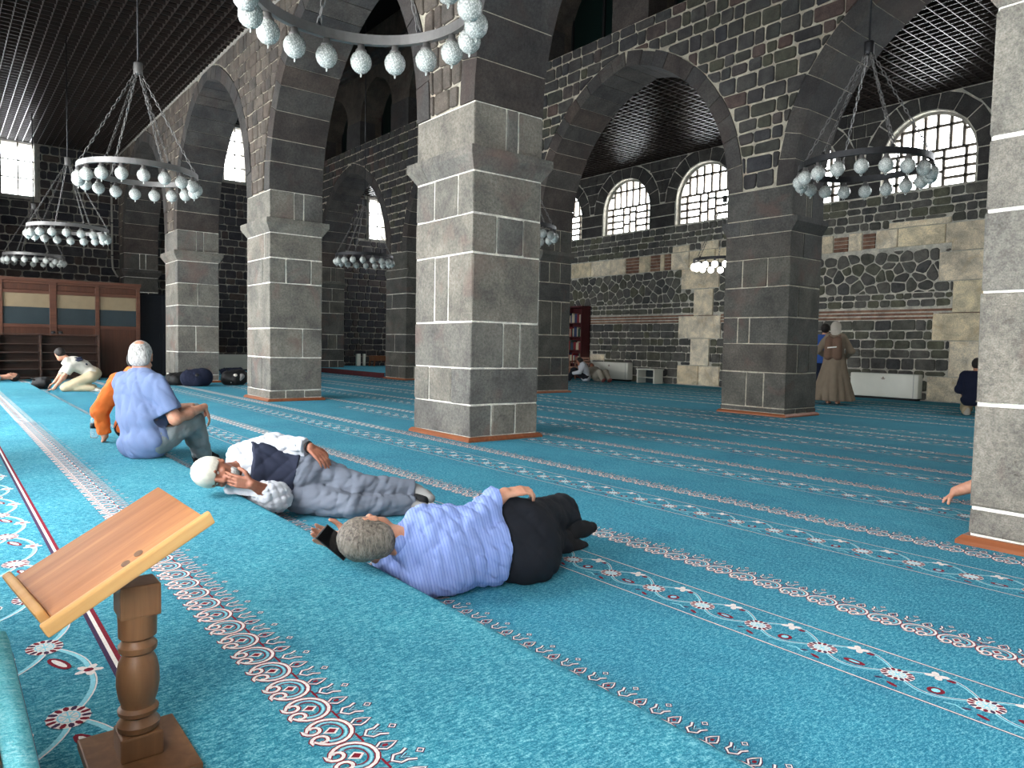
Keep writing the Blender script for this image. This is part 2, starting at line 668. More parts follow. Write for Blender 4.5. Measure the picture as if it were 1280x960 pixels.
# ------------------------------------------------------------------ floor and platform
fl = MB()
fl.add([(XE - .4, YN - .4, 0), (XR + .4, YN - .4, 0), (XR + .4, YC + .4, 0), (XE - .4, YC + .4, 0)], [(0, 1, 2, 3)])
floor = fl.build('floor', M['carpet'], kind='structure')

# low platform along the near wall, its carpet rolled over the edge
pm = MB()
prof = [(YN + .06, 0.0), (YN + .06, PLAT_Z)]
for k in range(7):
    a = math.pi / 2 * k / 6
    prof.append((PLAT_Y - 0.07 + 0.07 * math.sin(a), PLAT_Z - 0.07 + 0.07 * math.cos(a)))
prof.append((PLAT_Y + 0.005, 0.001))
X0, X1 = -17.2, XR - .02
vs = [(X0, y, z) for y, z in prof] + [(X1, y, z) for y, z in prof]
n = len(prof)
fs = [(i, i + 1, n + i + 1, n + i) for i in range(n - 1)] + [tuple(range(n)), tuple(reversed(range(n, 2 * n)))]
fs = [tuple(reversed(f)) for f in fs]
platform = pm.add(vs, fs).build('carpeted_platform', M['carpet_hi'],
                                label='long low turquoise carpeted platform in the left foreground, one step above the floor', cat='platform')
sharp(platform, 50)

# ------------------------------------------------------------------ piers
COURSES = [0.05, 0.40, 0.80, 1.31, 2.06, 2.48, ZI]


def pier(x, y, wx, wy, label, mat, courses=COURSES, front=None, side=None, impost='all', mortar='mortar_white', x0=None):
    t = empty('stone_pier', (x + wx / 2, y + wy / 2, 0), label=label, cat='pier')
    O = np.array((x + wx / 2, y + wy / 2, 0))
    g = 0.016

    def b(name, a0, a1, b0, b1, c0, c1, mt, bev=0.012):
        m = MB().bbox(a0 - O[0], a1 - O[0], b0 - O[1], b1 - O[1], c0, c1, bev * rnd.uniform(.7, 1.7))
        m.v = [(p[0] + rnd.uniform(-.0045, .0045), p[1] + rnd.uniform(-.0045, .0045), p[2] + rnd.uniform(-.006, .006)) for p in m.v]
        return m.build(name, mt, t)
    core = MB().box(0.006 - wx / 2, wx / 2 - 0.006, 0.006 - wy / 2, wy / 2 - 0.006, 0, ZS)
    core.build('mortar_core', M[mortar], t)
    front = front or [[], [.27, .68], [], [.35, .6], [], [.33, .74]]
    side = side or [[.3, .66], [], [.46, .71], [], [.34, .73], []]
    zs = [0.05] + list(courses[1:])
    allc = list(zip(zs[:-1], zs[1:], front, side)) + [(ZT + 0.005, ZS - .002, [], [.45, .63])]
    for z0, z1, fx, sx in allc:
        fx = [0.0] + fx + [1.0]
        sx = [0.0] + sx + [1.0]
        j = lambda: rnd.uniform(0, 0.012)
        d = 0.22
        # front (-Y) row; its last block turns the corner
        for k in range(len(fx) - 1):
            a0, a1 = x + fx[k] * wx, x + fx[k + 1] * wx
            last = k == len(fx) - 2
            dep = (sx[1] * wy if last else d)
            if last and len(sx) == 2: dep = wy
            b('stone', a0 + (g / 2 if k else -j() * .5), a1 - (g / 2 if not last else -j() * .6), y - j() * .6, y + dep - (g / 2 if last else 0), z0 + g / 2, z1 - g / 2, mat)
        for k in range(1, len(sx) - 1):
            last = k == len(sx) - 2
            b('stone', x + wx - d * 1.6, x + wx + j() * .6, y + sx[k] * wy + g / 2, y + sx[k + 1] * wy - (0 if last else g / 2), z0 + g / 2, z1 - g / 2, mat)
        # left and back faces, out of the photograph's sight: one plain stone each
        if len(fx) > 2: b('stone', x - 0.004, x + d, y + d + g, y + wy, z0 + g / 2, z1 - g / 2, mat)
        b('stone', x + d + g, x + wx - d * 1.7, y + wy - d, y + wy + 0.004, z0 + g / 2, z1 - g / 2, mat)
    # impost: chamfer growing to a fillet, three stones
    pj = 0.092
    py = pj if impost == 'all' else 0.004
    zm = ZI + 0.15
    parts = [0.0, 0.22, 0.42, 1.0]
    for k in range(3):
        l0 = x + parts[k] * wx if k else x
        l1 = x + parts[k + 1] * wx - (g / 2 if k < 2 else 0)
        e0 = pj if k == 0 else 0
        e1 = pj if k == 2 else 0
        m = MB()
        P = lambda xx, yy, zz: (xx - O[0], yy - O[1], zz)
        z00 = ZI + 0.004
        lo = [P(l0, y, z00), P(l1, y, z00), P(l1, y + wy, z00), P(l0, y + wy, z00)]
        mi = [P(l0 - e0, y - py, zm), P(l1 + e1, y - py, zm), P(l1 + e1, y + wy + py, zm), P(l0 - e0, y + wy + py, zm)]
        hi = [(q[0], q[1], ZT) for q in mi]
        m.hexa(lo + mi)
        m.hexa(mi + hi)
        m.build('impost_stone', mat, t)
    # wooden skirting with a bevelled top
    s, h = 0.052, 0.05
    for nm, (a0, a1, b0, b1) in dict(f=(x - s, x + wx + s, y - s, y), r=(x + wx, x + wx + s, y, y + wy),
                                     k=(x - s, x + wx + s, y + wy, y + wy + s), l=(x - s, x, y, y + wy)).items():
        m = MB()
        t0 = 0.026
        if nm == 'f': top = (a0 + t0, a1 - t0, b0 + t0, b1)
        elif nm == 'k': top = (a0 + t0, a1 - t0, b0, b1 - t0)
        elif nm == 'r': top = (a0, a1 - t0, b0, b1)
        else: top = (a0 + t0, a1, b0, b1)
        q = lambda r, z: [(r[0] - O[0], r[2] - O[1], z), (r[1] - O[0], r[2] - O[1], z), (r[1] - O[0], r[3] - O[1], z), (r[0] - O[0], r[3] - O[1], z)]
        m.hexa(q((a0, a1, b0, b1), 0.0) + q((a0, a1, b0, b1), 0.022))
        m.hexa(q((a0, a1, b0, b1), 0.022) + q(top, h))
        m.build('wooden_skirting', M['plinth'], t)
    return t


pier(XA[3], YA, WA, DA, 'tall grey stone pier in the middle, the nearest one seen whole', M['pier'])
pier(XA[2], YA, WA, DA, 'grey stone pier next left of the tall middle pier', M['pier'],
     [0.05, 0.19, 0.77, 1.28, 2.07, 2.5, ZI], [[], [.2, .68], [], [], [.7], [.75]], [[.3, .66], [], [.62], [], [.3, .78], []])
pier(XA[1], YA, WA, DA, 'grey stone pier with dark bundles lying at its foot', M['pier'],
     [0.05, 0.19, 0.75, 1.38, 1.87, 2.4, ZI], [[], [.3, .75], [], [], [], [.8]], [[], [], [.43], [], [.48], []])
pier(XA[0], YA, 0.71, DA, 'half-hidden stone pier at the far left behind the wooden cupboards', M['pier_far'],
     COURSES, None, [[], [.4], [], [.5], [.4, .7], []])
pier(XA[4], YA, WA, DA, 'rough grey stone pier cut by the right edge of the photo', M['pier'],
     [0.05, 0.21, 0.79, 1.41, 1.85, 2.24, ZI], [[], [], [], [], [], []], [[], [], [], [], [], []])
pier(XA[5], YA, WA, DA, 'stone pier outside the frame to the right, in the near row', M['pier'])
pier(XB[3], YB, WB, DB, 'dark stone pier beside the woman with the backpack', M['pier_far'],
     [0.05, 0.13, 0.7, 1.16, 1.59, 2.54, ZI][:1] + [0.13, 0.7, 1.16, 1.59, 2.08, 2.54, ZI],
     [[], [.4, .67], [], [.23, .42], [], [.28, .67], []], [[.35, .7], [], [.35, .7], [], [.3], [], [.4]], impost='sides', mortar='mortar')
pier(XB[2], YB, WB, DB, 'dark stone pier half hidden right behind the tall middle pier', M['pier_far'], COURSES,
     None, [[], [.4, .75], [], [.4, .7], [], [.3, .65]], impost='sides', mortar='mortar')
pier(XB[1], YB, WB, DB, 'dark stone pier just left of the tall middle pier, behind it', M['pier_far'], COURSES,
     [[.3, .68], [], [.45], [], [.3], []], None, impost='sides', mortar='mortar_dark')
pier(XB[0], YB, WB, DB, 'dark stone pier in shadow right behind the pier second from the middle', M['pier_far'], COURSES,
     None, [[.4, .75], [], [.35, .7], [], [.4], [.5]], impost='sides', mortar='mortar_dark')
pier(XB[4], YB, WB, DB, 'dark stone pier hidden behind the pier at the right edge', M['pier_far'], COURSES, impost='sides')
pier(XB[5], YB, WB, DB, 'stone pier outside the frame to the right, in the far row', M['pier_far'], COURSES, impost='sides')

# ------------------------------------------------------------------ arcade walls


def arcade(name, xs, wx, y, d, ztop, mat_st, mat_arch, mat_mortar, rows, vis_top, first_w=None):
    core = MB()
    arches = []
    edges = []
    for i in range(len(xs) - 1):
        xl = xs[i] + (first_w if (i == 0 and first_w) else wx)
        arches.append(Arch(xl, xs[i + 1]))
    lo_x, hi_x = xs[0], XR

    def low(x):
        for ar in arches:
            z = ar.z(x, 0.014)
            if z is not None: return z
        return ZS + 0.004
    samples = {lo_x, hi_x, xs[-1] + wx}
    for ar in arches:
        for k in range(25):
            samples.add(ar.xc - (ar.a + 0.0138) * math.cos(math.pi * k / 24))
        samples |= {ar.xl - 0.0142, ar.xr + 0.0142}
    xsamp = sorted(x for x in samples if x <= xs[-1] + wx + 1e-6)
    strip_solid(core, xsamp, low, lambda x: vis_top, y + 0.012, y + d - 0.012)
    w = core.build(name, mat_mortar, kind='structure')
    # wall stub beyond the last pier
    MB().box(xs[-1] + wx + .11, XR - .005, y + 0.012, y + d - 0.012, 0, vis_top).build(name + '_end', mat_mortar, kind='structure')
    for ar in arches: voussoirs(w, ar, y, y + d, mat_arch)

    def hole(poly):
        for ar in arches:
            poly = ar.cut(poly, RING + 0.012)
            if len(poly) < 3: return []
        return [poly]
    polys = rubble_rows(lo_x, xs[-1] + wx, ZS + 0.01, ztop, rows[0], rows[1], rows[2], hole)
    lay_stones(w, 'stone', polys, frame((0, y, 0), (1, 0, 0), (0, 0, 1), (0, -1, 0)), mat_st, corner=rows[3])
    # back face: plain big blocks (never in the photograph)
    polys = rubble_rows(lo_x, xs[-1] + wx, ZS + 0.3, vis_top - 0.1, 0.6, 1.3, 0.02, hole)
    lay_stones(w, 'back_stone', polys, frame((0, y + d, 0), (1, 0, 0), (0, 0, 1), (0, 1, 0)), mat_st, cap=0)
    return w, arches


wall_a, arch_a = arcade('wall_near_arcade', XA, WA, YA, DA, ZC - .02, M['rubble_near'], M['arch'], M['mortar'], (0.23, 0.26, 0.024, 0.018), ZN, first_w=0.71)
wall_b, arch_b = arcade('wall_far_arcade', XB, WB, YB, DB, ZBT, M['rubble'], M['arch'], M['mortar'], (0.235, 0.33, 0.030, 0.024), ZBT)

# plaster strip where the near arcade meets the slatted ceiling
MB().box(XA[0], XR, YA - 0.03, YA + 0.0, ZC - 0.03, ZC + 0.03).build('trim_1', M['plaster'], kind='structure')

# upper tier of the far arcade: darker piers with pointed openings, cornice, dark glazing behind
ut = MB()
UY = YB + 0.10
centres = []
for i in range(len(XB) - 1):
    a, b = XB[i] + WB, XB[i + 1]
    mid = (a + b) / 2
    centres += [mid - 1.45, mid + 1.45]
oh, oz, orise = 1.0, 8.0, 0.95


def upper_low(x):
    for c in centres:
        if abs(x - c) < oh:
            e = (1.15 ** 2 - oh ** 2) / (2 * oh)
            return oz + math.sqrt(max(0, (oh + e) ** 2 - (abs(x - c) + e) ** 2)) * orise / 1.15 * 1.15
    return ZBT


smp = {XB[0], XB[-1] + WB}
for c in centres:
    smp |= {c - oh, c - oh + 1e-4, c + oh, c + oh - 1e-4}
    for k in range(1, 16): smp.add(c - oh * math.cos(math.pi * k / 16))
strip_solid(ut, sorted(smp), upper_low, lambda x: ZN, UY, YB + DB)
M['upper'] = stone_mat('upper_tier_stone', [(74, 68, 62), (82, 74, 68)], (66, 44, 38), 2.5, 0.3)
upper = ut.build('wall_far_upper', M['upper'], kind='structure')
for x0, x1 in zip([XB[0]] + [c + oh for c in centres], [c - oh for c in centres] + [XB[-1] + WB]):
    MB().box(x0 - .015, x1 + .015, UY - 0.03, UY + 0.5, ZBT, 8.0).build('pier_base', M['arch'], upper)
cm = MB()
for k, (zz, pr) in enumerate([(9.42, .08), (9.52, .16), (9.62, .24)]):
    cm.box(XB[0], XB[-1] + WB, UY - pr, UY + 0.02, zz, zz + 0.1)
cm.build('cornice', M['arch'], upper)
M['deepglass'] = plain('deep_green_glass', (8, 22, 20), 0.3, 0.4)
for i, c in enumerate(centres):
    wn = MB().box(c - oh - .05, c + oh + .05, YB + DB - 0.08, YB + DB - 0.05, ZBT, 9.3).build('window_%d' % (i + 30), M['deepglass'], kind='structure')
    fm = MB()
    for dx in (-oh, -0.03, oh - .06): fm.box(c + dx, c + dx + 0.06, YB + DB - 0.12, YB + DB - 0.08, ZBT, 9.3)
    fm.build('window_frame', M['black'], wn)

# ------------------------------------------------------------------ ceilings


def slatted(name, x0, x1, y0, y1, z):
    c = MB().box(x0, x1, y0, y1, z + 0.22, z + 0.30).build(name, M['void'], kind='structure')
    me = MB().box(x0, x1, -0.006, 0.006, 0, 0.075).mesh('runner', M['slat'])
    y = y0 + 0.09
    k = 0
    while y < y1:
        o = link('runner', me, c)
        o.location = (0, y, z)
        y += 0.18
    me = MB().box(-0.006, 0.006, y0, y1, -0.001, 0.06).mesh('slat', M['slat'])
    x = x0 + 0.1
    while x < x1:
        o = link('slat', me, c)
        o.location = (x, 0, z)
        x += 0.2
    return c


slatted('ceiling', XE, XR, YN, YA, ZC)
slatted('ceiling.001', XE, XR, YB + DB, YC, ZC)
MB().box(XE, XR, YA, YB + DB, ZN, ZN + .2).build('ceiling.002', M['void'], kind='structure')
MB().box(XE, XR, YN, YA + .3, ZC + .3, ZC + .5).build('ceiling.003', M['void'], kind='structure')
MB().box(XE, XR, YB + DB, YC, ZC + .3, ZC + .5).build('ceiling.004', M['void'], kind='structure')

# ------------------------------------------------------------------ far wall with its arched lattice windows
WINS = [-24.7, -21.77, -18.8, -15.84, -12.87, -9.9, -6.97, -4.0, -1.0, 2.0, 5.0]
WH, WZ0, WZS = 0.975, 4.67, 5.37


def wtop(x):
    for c in WINS:
        if abs(x - c) < WH: return c, WZS + math.sqrt(max(0, WH ** 2 - (x - c) ** 2))
    return None


cw = MB()
MB_ = cw
cw.box(XE, XR, YC + 0.012, YC + 0.55, 0, WZ0)
smp = {XE, XR}
for c in WINS:
    for k in range(17): smp.add(c - WH * math.cos(math.pi * k / 16))
    smp |= {c - WH - 1e-4, c + WH + 1e-4}
smp = sorted(smp)


def clow(x):
    for c in WINS:
        if abs(x - c) <= WH: return WZS + math.sqrt(max(0, WH ** 2 - (x - c) ** 2))
    return WZ0


strip_solid(cw, smp, clow, lambda x: ZC + .3, YC + 0.012, YC + 0.55)
wall_c = cw.build('wall_far', M['mortar_dark'], kind='structure')
frC = frame((0, YC, 0), (1, 0, 0), (0, 0, 1), (0, -1, 0))

# limestone bands and pilasters (x0, x1, z0, z1)
LIME = []
for base in (-13.6, -7.6):
    a, b = base, base + 1.46
    if base > -10: a, b = -6.70, -5.70
    lo_x0, lo_x1 = (a, b)
    if base < -10:
        LIME += [(a, a + .75, 0.02, .57), (a + .76, b, .02, .57), (a + .45, b - .36, .58, 1.35), (a, b, 1.36, 2.0), (a + .52, b - .28, 2.01, 2.76), (a + .05, b - .1, 2.78, 3.36)]
    else:
        LIME += [(a - .03, b + .4, .02, .55), (a + .38, b + .4, .56, 1.33), (a + .02, b + .4, 1.34, 1.93), (a + .4, b + .4, 1.94, 2.62), (a + .1, b + .4, 2.63, 3.25), (a + .33, b + .4, 3.26, 3.5)]
for x0, x1 in [(-18.25, -17.3), (-17.29, -16.4), (-16.39, -15.75), (-15.2, -14.75), (-14.35, -14.2), (-13.95, -13.3), (-13.28, -12.4), (-12.39, -11.6),
               (-10.6, -9.3), (-9.29, -9.0), (-8.62, -8.3), (-7.98, -7.5), (-7.49, -6.5), (-6.49, -5.3), (-5.29, -4.0)]:
    LIME.append((x0, x1, 3.37 if x0 < -10 else 3.44, 3.86))
LIME += [(-13.9, -13.3, 3.87, 4.05), (-17.25, -16.6, .62, .82), (-12.9, -12.3, 3.87, 4.1), (-7.7, -6.4, 3.87, 4.0)]
REDS = [(-15.74, -15.21, 3.37, 3.86), (-14.74, -14.36, 3.37, 3.86), (-14.19, -13.96, 3.37, 3.86), (-8.99, -8.63, 3.44, 3.8), (-8.29, -7.99, 3.46, 3.82)]
BAND = (1.80, 2.08)


def cut_boxes(poly, boxes):
    c = np.mean(np.array(poly), axis=0)
    for x0, x1, z0, z1 in boxes:
        if x0 - .5 < c[0] < x1 + .5 and z0 - .4 < c[1] < z1 + .4:
            xs = [p[0] for p in poly]
            zs = [p[1] for p in poly]
            if max(xs) <= x0 or min(xs) >= x1 or max(zs) <= z0 or min(zs) >= z1: continue
            # cut on the side that leaves the most
            best = []
            for nx, ny, d in ((-1, 0, -x0), (1, 0, x1), (0, -1, -z0), (0, 1, z1)):
                q = clip(poly, nx, ny, d)
                if len(q) >= 3 and (not best or area(q) > area(best)): best = q
            poly = best
            if len(poly) < 3: return []
    return [poly]


boxesC = LIME + REDS
holeC = lambda p: cut_boxes(p, boxesC)
vx0, vx1 = -23.5, -3.0        # only the stretch that can be seen through the arcades
pol = rubble_rows(vx0, vx1, 0.0, BAND[0], 0.225, 0.36, 0.024, holeC)
pol += rubble_rows(vx0, vx1, BAND[1], 2.4, 0.16, 0.3, 0.028, holeC)
pol += voronoi_rubble(vx0, vx1, 2.4, 3.37, 0.30, 0.028, holeC)
pol += rubble_rows(vx0, vx1, 3.88, WZ0 - .02, 0.20, 0.36, 0.024, holeC)
lay_stones(wall_c, 'stone', pol, frC, M['rubble_far'], proud=0.02, bev=0.014, corner=0.032)
for x0, x1, z0, z1 in LIME:
    lay_stones(wall_c, 'limestone_block', [[(x0 + .006, z0 + .005), (x1 - .006, z0 + .005), (x1 - .006, z1 - .005), (x0 + .006, z1 - .005)]], frC, M['limestone'], 0.03, bev=0.01, corner=0.012)
for x0, x1, z0, z1 in REDS:
    k = int((z1 - z0) / .085)
    for i in range(k):
        za, zb = z0 + (z1 - z0) * i / k + .008, z0 + (z1 - z0) * (i + 1) / k - .008
        lay_stones(wall_c, 'brick', [[(x0 + .01, za), (x1 - .01, za), (x1 - .01, zb), (x0 + .01, zb)]], frC, M['brick'], 0.022, bev=0.006, corner=0.008, jit=.003)
# three brick string courses
bm_ = []
for zz in (1.815, 1.90, 1.985):
    x = vx0
    while x < vx1:
        w_ = rnd.uniform(.5, .9)
        for p in cut_boxes([(x, zz), (x + w_ - .012, zz), (x + w_ - .012, zz + .05), (x, zz + .05)], boxesC):
            if len(p) >= 3 and area(p) > .004: bm_.append(p)
        x += w_
lay_stones(wall_c, 'brick', bm_, frC, M['brick'], 0.03, bev=0.006, corner=0.006, jit=.004)
# big dark blocks round the windows: voussoir rings and piers between them
blk = []
for c in WINS:
    if not vx0 < c < vx1: continue
    nn = 9
    for k in range(nn):
        a0, a1 = math.pi * k / nn + .012, math.pi * (k + 1) / nn - .012
        r0, r1 = WH + 0.03, WH + 0.40
        p = [(c + r * math.cos(a), WZS + r * math.sin(a)) for a, r in ((a0, r0), (a0, r1), (a1, r1), (a1, r0))]
        p = clip(p, 0, -1, -(ZC - .01))
        p = clip(p, 1, 0, c - 1.47)
        p = clip(p, -1, 0, -(c + 1.47))
        if len(p) >= 3 and area(p) > .01: blk.append(p)
    for z0, z1 in ((WZ0, 5.0), (5.01, WZS)):
        blk.append([(c + WH + .04, z0 + .01), (c + 2.96 - WH - .04, z0 + .01), (c + 2.96 - WH - .04, z1 - .01), (c + WH + .04, z1 - .01)])
M['winblock'] = stone_mat('window_block', [(64, 62, 62), (72, 70, 68), (58, 57, 58)], None, 3, .4)
lay_stones(wall_c, 'window_stone', blk, frC, M['winblock'], 0.015, bev=0.008, corner=0.01)


def ring_hole(poly):
    for c in WINS:
        for sg in (1, -1):
            q = np.mean(np.array(poly), axis=0)
            if abs(q[0] - c) > 1.9: continue
            n = q - np.array((c, WZS))
            L = np.linalg.norm(n)
            n = n / L
            poly = clip(poly, n[0], n[1], n @ np.array((c, WZS)) + WH + 0.412)
            if len(poly) < 3: return []
    return [poly]


lay_stones(wall_c, 'window_stone', rubble_rows(vx0, vx1, WZS + .05, ZC - .01, 0.32, 0.5, 0.018, ring_hole, 0.004), frC, M['winblock'], 0.015, bev=0.008, corner=0.01)


def circ_clip(poly, c, top):
    for k in range(18):
        a = math.pi * (k + .5) / 18
        n = (-math.cos(a), -math.sin(a))
        poly = clip(poly, n[0], n[1], n[0] * c + n[1] * top - (WH - 0.05))
        if len(poly) < 3: return []
    return poly


def lattice_window(n_, c):
    yb = YC + 0.20
    t = MB()
    ring = []
    for k in range(25):
        a = math.pi * k / 24
        ring.append((c + WH * math.cos(a), WZS + WH * math.sin(a)))
    outer = [(c + WH, WZ0)] + ring + [(c - WH, WZ0)]
    inner = [(c + WH - .06, WZ0 + .05)] + [(c + (WH - .06) * math.cos(math.pi * k / 24), WZS + (WH - .06) * math.sin(math.pi * k / 24)) for k in range(25)] + [(c - WH + .06, WZ0 + .05)]
    m_ = len(outer)
    vs = [(x, y, z) for y in (yb - .05, yb + .05) for x, z in outer] + [(x, y, z) for y in (yb - .05, yb + .05) for x, z in inner]
    fs = []
    for i in range(m_):
        j = (i + 1) % m_
        fs += [(i, j, 2 * m_ + j, 2 * m_ + i), (m_ + j, m_ + i, 3 * m_ + i, 3 * m_ + j), (2 * m_ + i, 2 * m_ + j, 3 * m_ + j, 3 * m_ + i)]
    win = t.add(vs, fs).build('window_%d' % n_, M['plaster'], kind='structure')
    bars = MB()
    th = 0.030
    cols = [-0.92, -0.70, -0.24, 0.02, 0.28, 0.72, 0.92]
    zmid = 5.50
    pane_rects = []
    rows_w = [WZ0 + .05, 4.88, 5.09, 5.29, zmid]
    rows_n = [[WZ0 + .05, 4.97, 5.27, zmid], [WZ0 + .05, 5.03, 5.33, zmid]]
    for k in range(6):
        rows = rows_n[k % 2] if k in (2, 3) else rows_w
        x0, x1 = c + cols[k], c + cols[k + 1]
        for z0, z1 in zip(rows[:-1], rows[1:]):
            pane_rects.append((x0, x1, z0, z1))
            bars.box(x0, x1, yb - .03, yb + .03, z1 - th, z1 + th)
    for k in range(1, 6): bars.box(c + cols[k] - th, c + cols[k] + th, yb - .03, yb + .03, WZ0 + .05, zmid)
    up = [-0.92, -0.62, -0.38, -0.13, 0.13, 0.40, 0.66, 0.92]
    for k in range(7):
        zz = 5.88 if k in (0, 6) else 6.02
        for z0, z1 in ((zmid, zz), (zz, 6.35)): pane_rects.append((c + up[k], c + up[k + 1], z0, z1))
        hx = [max(-.9, up[k]), min(.9, up[k + 1])]
        xm = max(abs(hx[0]), abs(hx[1]))
        if math.hypot(min(abs(hx[0]), abs(hx[1])), zz - WZS) < WH:
            lim = math.sqrt(max(0.0, WH ** 2 - (zz - WZS) ** 2))
            bars.box(c + max(up[k], -lim), c + min(up[k + 1], lim), yb - .03, yb + .03, zz - th, zz + th)
    for k in range(1, 7):
        zt_ = WZS + math.sqrt(WH ** 2 - up[k] ** 2)
        bars.box(c + up[k] - th, c + up[k] + th, yb - .03, yb + .03, zmid, zt_)
    bars.build('lattice', M['bar'], win)
    for x0, x1, z0, z1 in pane_rects:
        p = circ_clip([(x0, z0), (x1, z0), (x1, z1), (x0, z1)], c, WZS)
        if z1 < WZS: p = [(x0, z0), (x1, z0), (x1, z1), (x0, z1)]
        if len(p) >= 3 and area(p) > 0.002:
            k_ = len(p)
            vs = [(x, yb - .004, z) for x, z in p] + [(x, yb + .004, z) for x, z in p]
            fs = [tuple(range(k_)), tuple(reversed(range(k_, 2 * k_)))] + [(i, k_ + i, k_ + (i + 1) % k_, (i + 1) % k_) for i in range(k_)]
            link('pane', mkmesh('pane', vs, fs, M['glass']), win)


for i, c in enumerate(WINS):
    if -20.5 < c < -5: lattice_window(i + 1, c)
    portal('daylight_far_%d' % i, (c, YC + .4, 5.5), (math.radians(-90), 0, 0), 1.9, 1.7)

# ------------------------------------------------------------------ left end wall
EW = [(1.55, 2.35, 5.15, 6.66, 2, 3), (-0.1, 0.75, 5.15, 6.66, 2, 3), (7.75, 8.50, 6.50, 8.3, 2, 4), (13.2, 14.0, 5.08, 6.6, 2, 3), (14.9, 15.7, 5.08, 6.6, 2, 3)]
ew = MB()
cutsY = sorted({YN - .3, YC + .5} | {a for e in EW for a in e[:2]})
for a, b in zip(cutsY[:-1], cutsY[1:]):
    e = next((e for e in EW if e[0] <= a and b <= e[1]), None)
    if e:
        ew.box(XE - .6, XE - .012, a, b, 0, e[2])
        ew.box(XE - .6, XE - .012, a, b, e[3], ZN)
    else:
        ew.box(XE - .6, XE - .012, a, b, 0, ZN)
M['mortar_end'] = stone_mat('dark_mortar', [(146, 142, 134), (146, 142, 134)], None, 6, .4)
wall_e = ew.build('wall_left', M['mortar_end'], kind='structure')
boxE = [(e[0] - .12, e[1] + .12, e[2] - .1, e[3] + .1) for e in EW]
M['rubble_end'] = stone_mat('blue_black_rubble', [(56, 55, 60), (66, 64, 66), (48, 48, 54), (76, 66, 62)], None, 5, .6)
frE = frame((XE, 0, 0), (0, 1, 0), (0, 0, 1), (1, 0, 0))
polE = rubble_rows(YN, 4.6, 2.3, ZC, 0.25, 0.38, 0.026, lambda p: cut_boxes(p, boxE))
polE += rubble_rows(5.4, 10.5, 0.05, 8.9, 0.25, 0.38, 0.026, lambda p: cut_boxes(p, boxE))
polE += rubble_rows(11.3, YC, 0.05, ZC, 0.25, 0.36, 0.028, lambda p: cut_boxes(p, boxE))
lay_stones(wall_e, 'stone', polE, frE, M['rubble_end'], proud=0.02, bev=0.012, corner=0.035)
for i, (y0, y1, z0, z1, nx, nz) in enumerate(EW):
    f = MB()
    s_ = .07
    for a, b, c, d in ((y0 - s_, y1 + s_, z0 - s_, z0), (y0 - s_, y1 + s_, z1, z1 + s_), (y0 - s_, y0, z0, z1), (y1, y1 + s_, z0, z1)):
        f.box(XE - .12, XE + .03, a, b, c, d)
    wn = f.build('window_%d' % (20 + i), M['plaster'], kind='structure')
    br = MB()
    for k in range(1, nx):
        yy = y0 + (y1 - y0) * k / nx
        br.box(XE - .10, XE - .07, yy - .018, yy + .018, z0, z1)
    for k in range(1, nz):
        zz = z0 + (z1 - z0) * k / nz
        br.box(XE - .10, XE - .07, y0, y1, zz - .018, zz + .018)
    br.build('glazing_bar', M['bar'], wn)
    for k in range(nx):
        for l in range(nz):
            MB().box(XE - .088, XE - .082, y0 + (y1 - y0) * k / nx, y0 + (y1 - y0) * (k + 1) / nx, z0 + (z1 - z0) * l / nz, z0 + (z1 - z0) * (l + 1) / nz).build('pane', M['glass'], wn)
    portal('daylight_left_%d' % i, (XE - .5, (y0 + y1) / 2, (z0 + z1) / 2), (0, math.radians(-90), 0), z1 - z0, y1 - y0)

# ------------------------------------------------------------------ added light-blocking wall where the hall is cut off, and near wall (behind the camera)
MB().box(XR, XR + .5, YN - .3, YC + .5, 0, ZN).build('wall_light_block', M['mortar_dark'], kind='structure')
NW = [(-0.9, 1.6), (-5.5, -3.2), (-10.0, -7.4), (-13.4, -11.0), (-17.6, -14.9), (-21.2, -19.2), (3.2, 5.6)]
NZ0, NZ1 = 0.45, 4.2
nw = MB()
cutsX = sorted({XE - .3, XR + .3} | {a for e in NW for a in e})
for a, b in zip(cutsX[:-1], cutsX[1:]):
    if any(e[0] <= a and b <= e[1] for e in NW):
        nw.box(a, b, YN - .5, YN, 0, NZ0)
        nw.box(a, b, YN - .5, YN, NZ1, ZC + .4)
    else:
        nw.box(a, b, YN - .5, YN, 0, ZC + .4)
M['nearwall'] = stone_mat('near_wall_basalt', [(96, 94, 90), (96, 94, 90)], None, 2.5, .4)
wall_n = nw.build('wall_near', M['nearwall'], kind='structure')
for i, (a, b) in enumerate(NW):
    f = MB()
    for x in (a, (a + b) / 2 - .03, b - .06): f.box(x, x + .06, YN - .30, YN - .22, NZ0, NZ1)
    for z in (NZ0, 1.9, NZ1 - .06): f.box(a, b, YN - .30, YN - .22, z, z + .06)
    wn = f.build('window_%d' % (40 + i), M['shelf'], kind='structure')
    for k in range(2):
        xa, xb = a + (b - a) * k / 2, a + (b - a) * (k + 1) / 2
        MB().box(xa, xb, YN - .264, YN - .256, NZ0, NZ1).build('pane', M['glass'], wn)
    portal('daylight_near_%d' % i, ((a + b) / 2, YN - .48, (NZ0 + NZ1) / 2), (math.radians(90), 0, 0), b - a, NZ1 - NZ0)

# ------------------------------------------------------------------ woven carpet motifs (inlaid pile, a millimetre proud)


